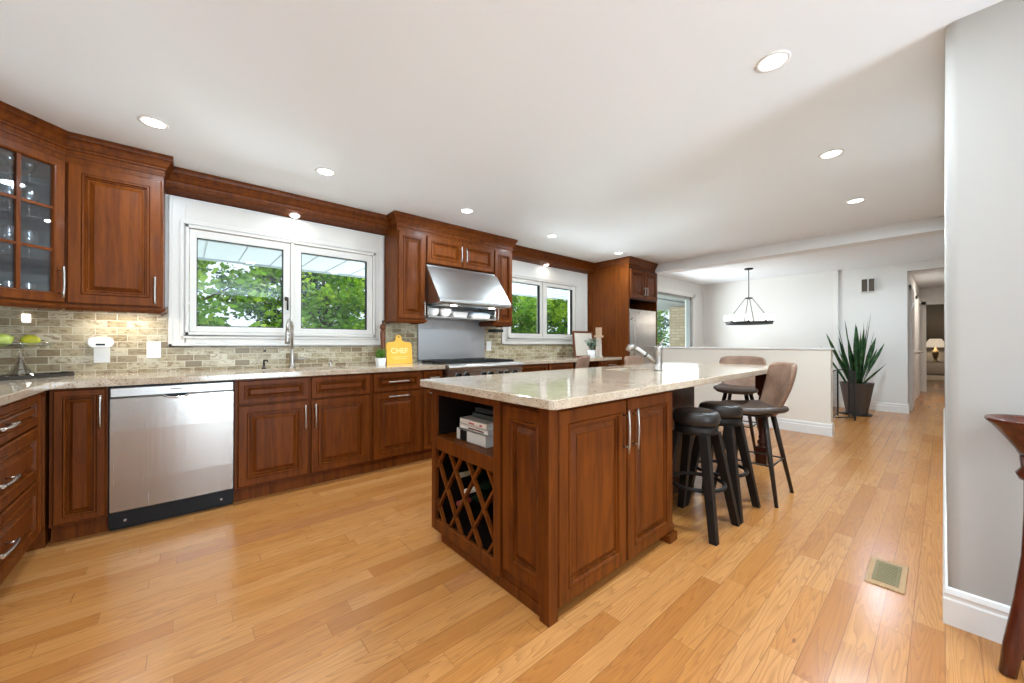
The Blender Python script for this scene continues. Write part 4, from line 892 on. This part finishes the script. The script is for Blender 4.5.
def make_chair(swivel=0):
    t = thing('bar_chair', 'x', 'chair', (0, 0, 0), 0, 'brown bucket bar chairs')
    # seat faces -y ; back at +y
    nu, nv = 16, 8; rows = []
    def wseat(v): return .215 * (1 - .18 * max(0, v - .6) / .4) * (1 - (max(0, .25 - v) / .25) ** 2 * .22)
    def grid(fn, nu, nv):
        pts = [[fn(i / nu * 2 - 1, j / nv) for i in range(nu + 1)] for j in range(nv + 1)]
        return pts
    def surf(pts, name, m, th):
        b = MB(); n_ = len(pts[0]); vs = [p for r_ in pts for p in r_]; fs = [(j * n_ + i, j * n_ + i + 1, (j + 1) * n_ + i + 1, (j + 1) * n_ + i) for j in range(len(pts) - 1) for i in range(n_ - 1)]
        b.T = Matrix.Rotation(swivel, 4, 'Z'); b.add(vs, fs, True); return b.build(name, m, t, solid=th, sub=1)
    def seat(u, v):
        y = -.22 + .40 * v; front_dip = -.03 * max(0, (.2 - v) / .2) ** 2
        return (u * wseat(v), y + .03 * (abs(u) ** 3) * (1 if v < .2 else 0), .635 + front_dip + .030 * abs(u) ** 2.5 * (.4 + v * .9) - .012 * math.sin(PI * v))
    surf(grid(seat, 14, 10), 'seat', 'seatbrown', .045)
    def back(u, v):
        wv = .150 + .085 * math.sin(min(1, v * 1.3) * PI / 2) - .018 * max(0, (v - .7) / .3) ** 2
        z = .60 + .385 * v - .022 * (abs(u) ** 6) * v; y = .165 + .035 * math.sin(v * PI / 2) + .055 * v - .075 * abs(u) ** 2 * (.8 + .2 * v) - .03 * (1 - v) ** 2
        return (u * wv, y, z)
    surf(grid(back, 14, 10), 'backrest', 'suede', .03)
    b = MB(); b.rbox(-.12, .12, -.14, .12, .588, .606, .004); b.build('seat_plate', 'leg_metal', t)
    ft = [(-.20, -.21), (.20, -.21), (-.20, .20), (.20, .20)]
    for x, y in ft: b = MB(); b.tube([(x, y, 0.0), (x * .48, y * .52, .592)], [.012, .020], 10); b.build('leg', 'leg_metal', t)
    def at(x, y, z): k = z / .592; return (x * (1 - k * .52), y * (1 - k * .48), z)
    b = MB(); z = .26
    q = [at(-.20, -.21, z), at(.20, -.21, z), at(.20, .20, z), at(-.20, .20, z)]
    for i in range(4): b.tube([q[i], q[(i + 1) % 4]], .006, 8)
    b.build('footrest', 'leg_metal', t); return t
ch = make_chair(R(32)); ch.location = (3.26, .955, 0); ch.rotation_euler = (0, 0, R(180)); ch['label'] = 'brown suede bar chair turned away at the island end, beside the round stools'
ch = make_chair(); ch.location = (4.54, 1.47, 0); ch.rotation_euler = (0, 0, R(-84)); ch['label'] = 'brown bar chair facing the short far end of the island'
copy_thing(ch, (3.80, 2.08, 0), R(6), 'brown bar chair behind the island near the prep sink faucet')
copy_thing(ch, (3.38, 2.90, 0), R(205), 'brown bar chair drawn up to the back counter by the picture')

# ---------------------------------------------------------------- far area
def chandelier():
    x, y = 7.35, 2.21; zt = H
    t = thing('chandelier', 'black wagon-wheel ring chandelier with glass cups hanging over the dining side', 'chandelier', (x, y, 1.45)); o = t.location
    b = MB(o); b.lathe([(.001, 0), (.065, 0), (.065, -.02), (.02, -.028), (.001, -.028)], (x, y, zt), 24); b.build('canopy', 'iron', t)
    b = MB(o); b.tube([(x, y, zt - .02), (x, y, 1.92)], .007, 8); b.build('rod', 'iron', t)
    b = MB(o); b.ring((x, y, 1.905), .05, .010, 20, 8); b.tube([(x - .05, y, 1.905), (x + .05, y, 1.905)], .006, 6); b.tube([(x, y - .05, 1.905), (x, y + .05, 1.905)], .006, 6); b.build('hub_ring', 'iron', t)
    Rr = .335; b = MB(o)
    rings = [[(x + r * math.cos(2 * PI * i / 48), y + r * math.sin(2 * PI * i / 48), z) for r, z in ((Rr - .012, 1.452), (Rr + .012, 1.452), (Rr + .012, 1.49), (Rr - .012, 1.49))] for i in range(49)]
    b.loft(rings, False); b.build('wheel_ring', 'iron', t)
    for k in range(4):
        a = 2 * PI * k / 4 + .5; b = MB(o); b.tube([(x + .05 * math.cos(a), y + .05 * math.sin(a), 1.905), (x + Rr * math.cos(a), y + Rr * math.sin(a), 1.488)], .005, 6); b.build('strut', 'iron', t)
    for k in range(8):
        a = 2 * PI * (k + .35) / 8; cx, cy = x + Rr * math.cos(a), y + Rr * math.sin(a)
        b = MB(o); b.lathe([(.001, 1.488), (.03, 1.49), (.03, 1.50), (.012, 1.505), (.012, 1.53)], (cx, cy, 0), 12); b.build('lamp_holder', 'iron', t)
        b = MB(o); b.lathe([(.001, 1.512), (.028, 1.518), (.038, 1.53), (.040, 1.575), (.035, 1.615), (.001, 1.616)], (cx, cy, 0), 16); s = b.build('glass_cup', 'bulb', t)
    light('chandelier_glow', 'POINT', (0, 0, .12), 5, (1, .93, .82), parent=t, shadow_soft_size=.25)
chandelier()
t = thing('door_chime', 'square brown door chime with a pale centre strip high on the end wall', 'door chime', (XB, .835, 2.10)); o = t.location
b = MB(o); b.rbox(XB - .05, XB, .745, .925, 1.99, 2.215, .004); b.build('case', 'plastic', t)
b = MB(o); b.rbox(XB - .058, XB - .05, .757, .825, 2.0, 2.208, .002); b.build('grille', 'brown_metal', t); b = MB(o); b.rbox(XB - .058, XB - .05, .842, .913, 2.0, 2.208, .002); b.build('grille', 'brown_metal', t)
# snake plant
x, y = 8.0, .905
t = thing('snake_plant', 'tall snake plant in a tapered grey pot at the end wall', 'plant', (x, y, 0)); o = t.location
b = MB(o); b.lathe([(.001, .0), (.17, .0), (.185, .012), (.185, .02), (.001, .02)], (x, y, 0), 28); b.build('saucer', 'iron', t)
b = MB(o); b.lathe([(.001, .021), (.125, .021), (.13, .03), (.205, .50), (.21, .505), (.195, .505), (.19, .46), (.001, .46)], (x, y, 0), 32); b.build('pot', 'pot_grey', t)
b = MB(o); b.lathe([(.188, .455), (.1, .468), (.001, .47)], (x, y, 0), 20); b.build('soil', 'soil', t)
rg = random.Random(11); rt = Vector((.7544, -.6565, 0)); fw = Vector((.6565, .7544, 0))
leaves = [(-.78, .72, .55), (-.62, .88, .42), (-.42, 1.02, .2), (-.36, .80, .25), (-.28, 1.06, .05), (-.18, .78, .1), (-.12, .98, -.2), (-.05, .66, .0), (.02, .94, .02), (.06, .72, .1), (.12, .86, .0), (.16, 1.04, -.1), (.2, .76, .0), (.26, .92, .1), (.32, 1.10, .0), (.36, .84, .1), (.42, 1.20, .05), (.48, .90, .0), (.62, .80, .2), (.8, .72, .1), (.72, .38, .0), (-.5, .60, -.2), (.3, .6, -.4), (-.1, .7, -.5), (.1, .55, .5), (-.25, .5, .5)]
for sx, ln, sf in leaves:
    b = MB(o); base = Vector((x, y, .465)) + rt * sx * .13 + fw * sf * .1; rings = []; tw = rg.uniform(-1.2, 1.2); wd = rg.uniform(.026, .038); n = 9
    for i in range(n):
        u = i / (n - 1); lean = sx * .62 * u ** 1.25 + .04 * sx * math.sin(u * PI); p = base + rt * lean * (.75 if ln > .6 else .9) + fw * sf * .22 * u + Vector((0, 0, ln * u * (1 - .10 * abs(sx) * u)))
        wv = wd * (.55 + .9 * u if u < .5 else 1.0) * (1 if u < .6 else max(.03, 1 - ((u - .6) / .4) ** 1.6)); a = tw + u * 1.1; s_ = (rt * math.cos(a) + fw * math.sin(a)) * wv; q = (rt * -math.sin(a) + fw * math.cos(a)) * wv * .22
        rings.append([tuple(p - s_), tuple(p - q), tuple(p + s_), tuple(p + q * .4)])
    b.loft(rings, True, True); b.build('leaf', 'leaf_snake', t)
# wire rack
t = thing('wire_rack', 'black wire mesh stand between the half wall and the snake plant', 'rack', (7.25, .95, 0)); o = t.location
ra, rb, rc, rd = (7.10, 1.075), (7.28, .845), (7.52, 1.00), (7.40, 1.115)
ra, rd, rb, re = (7.07, 1.07), (7.66, 1.085), (7.36, .85), (7.66, .955)
b = MB(o)
for p in (ra, rd, rb, re): b.taper((p[0], p[1], 0), (p[0], p[1], .72), .009, .009)
for z in (.05, .715):
    for p, q in ((ra, rd), (ra, rb), (rb, re), (rd, re)):
        if z > .5 and (p, q) == (ra, rb): continue
        b.tube([(p[0], p[1], z), (q[0], q[1], z)], .009, 6)
b.build('frame', 'iron', t)
def mesh_panel(p, q):
    b = MB(o)
    for i in range(1, 18): z = .05 + .665 * i / 18; b.tube([(p[0], p[1], z), (q[0], q[1], z)], .0022, 4, smooth=False)
    for i in range(1, 7): u = i / 7; X = p[0] + (q[0] - p[0]) * u; Y = p[1] + (q[1] - p[1]) * u; b.tube([(X, Y, .05), (X, Y, .715)], .0022, 4, smooth=False)
    b.build('mesh_panel', 'iron', t)
mesh_panel(ra, rd); mesh_panel(rb, re)
# lamp on glass table, far room
t = thing('side_table', 'glass and metal side table under the lamp in the far room', 'table', (16.75, .14, 0)); o = t.location
b = MB(); b.rbox(-.25, .25, -.3, .3, .56, .575, .004); b.build('tabletop', 'bronze', t); b = MB(); b.rbox(-.23, .23, -.28, .28, .20, .215, .004); b.build('shelf', 'bronze', t)
for sx in (-1, 1):
    for sy in (-1, 1): b = MB(); b.tube([(sx * .22, sy * .27, 0), (sx * .22, sy * .27, .56)], .013, 8); b.build('leg', 'bronze', t)
t = thing('table_lamp', 'brass urn table lamp with a pleated cream shade in the far room', 'lamp', (16.75, .16, .5755)); o = t.location
b = MB(); b.lathe([(.001, 0), (.08, 0), (.08, .02), (.035, .04), (.03, .07), (.055, .16), (.075, .26), (.06, .33), (.03, .36), (.03, .40), (.012, .42), (.010, .46)], (0, 0, 0), 24); b.build('base', 'lampbase', t)
b = MB(); rings = []
for r, z in ((.24, .43), (.18, .56), (.11, .68)): rings.append([((r + (.010 if k % 2 else 0)) * math.cos(2 * PI * k / 48), (r + (.010 if k % 2 else 0)) * math.sin(2 * PI * k / 48), z) for k in range(48)])
b.loft(rings, False); b.build('lamp_shade', 'shade', t)
light('table_lamp_bulb', 'POINT', (0, 0, .55), 10, (1, .85, .65), parent=t, shadow_soft_size=.04)

# floor vent
t = thing('floor_vent', 'square floor register with an oak border and brass grille', 'vent', (2.585, .185, 0)); 
pts = [(-.150, -.062), (.155, -.062), (.150, .066), (-.155, .066)]
b = MB(); b.rbox(-.155, .155, -.068, .068, .0, .006, .003); b.build('border', wood('oak_border', (.42, .24, .11), (.55, .34, .17), .4, 0, (3, 30, 3)), t)
b = MB(); b.rbox(-.115, .118, -.046, .046, .006, .008, .001); gr = b.build('grille', 'brass', t)
b = MB()
for i in range(12): b.box(-.10 + i * .017, -.094 + i * .017, -.034, .034, .008, .0088)
b.build('louvers', 'brass', gr)

# wooden pedestal stool at the right edge
t = thing('plant_stand', 'glossy dark wood pedestal stand with a flared dish top at the right edge', 'stand', (2.18, -.205, 0))
b = MB(); b.lathe([(.001, .735), (.034, .74), (.045, .765), (.070, .805), (.096, .842), (.107, .853), (.111, .861), (.108, .867), (.100, .864), (.07, .848), (.001, .838)], (0, 0, 0), 44); b.build('dish_top', 'walnut', t)
b = MB(); b.lathe([(.036, .66), (.044, .68), (.032, .70), (.035, .738), (.001, .738)], (0, 0, 0), 28); b.lathe([(.036, .66), (.001, .66)], (0, 0, 0), 28); b.build('neck', 'walnut', t)
for a in (135, 255, 15):
    c, s_ = math.cos(R(a)), math.sin(R(a)); b = MB(); b.tube([(c * .012, s_ * .012, .70), (c * .012, s_ * .012, .55), (c * .018, s_ * .018, .40), (c * .040, s_ * .040, .25), (c * .075, s_ * .075, .10), (c * .093, s_ * .093, 0.001)], [.018, .019, .021, .023, .023, .020], 14); b.build('leg', 'walnut', t)

# ---------------------------------------------------------------- ceiling lights
spots = [(-.142, 3.03, 'first recessed ceiling light at the left, before the solid wall cabinet'), (.795, 3.05, 'recessed ceiling light in front of the sink window'), (2.07, 3.05, 'recessed ceiling light in front of the range hood cabinets'), (3.33, 3.09, 'recessed ceiling light in front of the second window'), (4.68, 3.05, 'recessed ceiling light near the fridge surround'),
         (2.03, .51, 'largest recessed light, over the near end of the island'), (3.32, .50, 'recessed ceiling light in the middle of the right-hand row'), (4.58, .52, 'recessed ceiling light nearest the beam in the right-hand row')]
lt = None
for x, y, lab in spots:
    if lt is None:
        lt = thing('recessed_light', lab, 'ceiling light', (x, y, H), 0, 'recessed ceiling lights')
        b = MB(); b.lathe([(.068, 0), (.068, -.004), (.054, -.006), (.052, -.001)], (0, 0, 0), 28); b.build('trim_ring', 'trim', lt)
        b = MB(); b.lathe([(.052, -.003), (.001, -.003)], (0, 0, 0), 28); b.build('lens', 'lamp', lt)
    else: copy_thing(lt, (x, y, H), None, lab)
    light('downlight', 'AREA', (x, y, H - .012), 11 if y > 2 else (19 if x < 3 else 28), (.72, .88, 1), shape='DISK', size=.12)
for x, y in ((.79, .51), (-.3, .5), (.1, -1.2), (1.5, -2.2), (.1, -3.4), (7.4, .6)):  # extra lights out of view, without fixtures, added to brighten the rooms
    light('downlight', 'AREA', (x, y, H - .012), 17 if x > 5 else 11, (.72, .88, 1), shape='DISK', size=.12)
for x, lab in ((.735, 'small soffit light above the sink window'), (3.97, 'small soffit light above the second window')):
    t = thing('soffit_light', lab, 'ceiling light', (x, 3.80, 2.272), 0, 'soffit lights over the windows'); t.rotation_euler = (R(-14), 0, 0)
    b = MB(); b.lathe([(.045, -.004), (.045, -.008), (.035, -.010)], (0, 0, 0), 24); b.build('trim_ring', 'trim', t)
    b = MB(); b.lathe([(.035, -.009), (.001, -.009)], (0, 0, 0), 24); b.build('lens', 'lamp', t)
    light('soffit_lamp', 'AREA', (0, 0, -.016), .7, (1, .94, .86), parent=t, shape='DISK', size=.06)
t = thing('under_cabinet_light', 'slim light bar under the solid wall cabinet', 'light', (-.33, 3.74, ZB)); b = MB(); b.rbox(-.15, .15, -.02, .02, -.014, -.001, .002); b.build('housing', 'plastic', t); b = MB(); b.box(-.14, .14, -.015, .015, -.016, -.014); b.build('lens', 'lamp', t)
light('under_cabinet_lamp', 'AREA', (0, 0, -.02), 1.3, (1, .93, .82), parent=t, shape='RECTANGLE', size=.28, size_y=.03)
light('hall_lamp', 'AREA', (11, -.2, H - .012), 14, (1, .93, .84), shape='DISK', size=.15)

# ---------------------------------------------------------------- outside
b = MB(); b.box(-40, 60, 4.05, 60, -.6, -.5); struct('ground', b, 'grass')
b = MB(); b.box(-3, 14, 4.05, 8.0, -.5, -.44); struct('bounce_slab', b, 'bounce_slab', 'added pale slab bouncing sun up to the soffit')  # unseen pale ground strip, added to throw sun up at the soffit
b = MB(); b.box(-1.5, 5.95, YW + .16, YW + 1.5, 2.07, 2.10)
so = struct('soffit', b, 'siding', 'pale panelled soffit outside the kitchen windows')
b = MB()
for i in range(24): xx = -1.4 + i * .31; b.box(xx, xx + .008, YW + .17, YW + 1.49, 2.064, 2.07)
b.build('panel_seams', mat('soffit_seam_grey', (.22, .25, .27), .7), so)  # grey strips along the soffit panel joints
b = MB(); b.box(-1.5, 5.95, YW + 1.5, YW + 1.52, 2.05, 2.25); b.build('fascia', 'siding', so)
b = MB(); b.box(5.95, 10.5, YW + .16, YW + 1.5, 2.07, 2.10); b.box(5.95, 10.5, YD + .16, YW + .16, 2.10, 2.13); struct('soffit_dining', b, 'siding')
b = MB(); b.box(9.54, 10.4, 4.3, 4.7, -.44, 2.06); o = b.build('brick_pillar', 'brick'); tag(o, 'buff brick pillar outside the dining side window', 'pillar')
def tree_mesh(seed, n, rx, rz, ls, clumps, m, label, loc, trunk=.12, th=3.5, grp='trees behind the house'):
    rg = random.Random(seed); t = thing('tree', label, 'tree', loc, 0, grp)
    b = MB(); b.tube([(0, 0, -.2), (.05, .05, th * .4), (-.08, 0, th * .8), (.05, .1, th * 1.25)], [trunk, trunk * .8, trunk * .6, trunk * .3], 8)
    b.build('trunk', 'bark', t)
    b = MB(); cs = [(Vector((rg.gauss(0, rx * .42), rg.gauss(0, rx * .35), th + rg.uniform(-1, 1) * rz)), rg.uniform(.35, .75)) for _ in range(clumps)]
    for c, r in cs[::3]:
        pass
    for i in range(n):
        c, r = rg.choice(cs); d = Vector((rg.gauss(0, 1), rg.gauss(0, 1), rg.gauss(0, .6))).normalized(); p = c + d * r * rg.random() ** .35
        u = Vector((rg.gauss(0, 1), rg.gauss(0, 1), rg.gauss(0, .5))).normalized(); v = u.cross(Vector((rg.gauss(0, 1), rg.gauss(0, 1), rg.gauss(0, 1)))).normalized(); l = ls * rg.uniform(.6, 1.3)
        b.add([tuple(p - u * l), tuple(p + v * l * .6), tuple(p + u * l), tuple(p - v * l * .6)], [(0, 1, 2, 3)])
    b.build('foliage', m, t)
    b = MB()
    for c, r in cs[:14]: b.tube([(0, .05, th * .7), tuple(c * .55 + Vector((0, 0, th * .32))), tuple(c)], [trunk * .35, trunk * .2, trunk * .08], 6)
    b.build('branches', 'bark', t)
    return t
tb = tree_mesh(1, 9000, 2.0, 1.9, .07, 46, 'leaf_bright', 'bright green maple seen at the left of the sink window', (-.6, 9.2, -.5), th=2.6)
td = tree_mesh(2, 11000, 2.6, 2.8, .09, 60, 'leaf_dark', 'dark tree behind the bright maple', (-1.4, 14, -.5), .16, 3.6)
copy_thing(tb, (2.6, 9.8, -.5), R(110), 'bright tree filling the middle of the sink window')
copy_thing(tb, (9.4, 9.6, -.6), R(40), 'bright tree low in the second window')
copy_thing(tb, (15.0, 9.0, -.6), R(200), 'bright tree seen through the dining side window')
for x, y, r, lab in ((3.2, 16.5, 60, 'dark tree behind the middle of the sink window'), (5.4, 12.6, 150, 'dark tree at the right of the sink window'), (8.6, 13.4, 220, 'dark tree left of the second window view'), (12.0, 12.8, 300, 'dark tree at the right of the second window view'), (16.2, 13.6, 20, 'dark tree furthest right outside'), (-5, 12.5, 90, 'dark tree furthest left outside'), (19.5, 11.5, 70, 'dark tree beyond the brick pillar')):
    copy_thing(td, (x, y, -.6), R(r), lab)
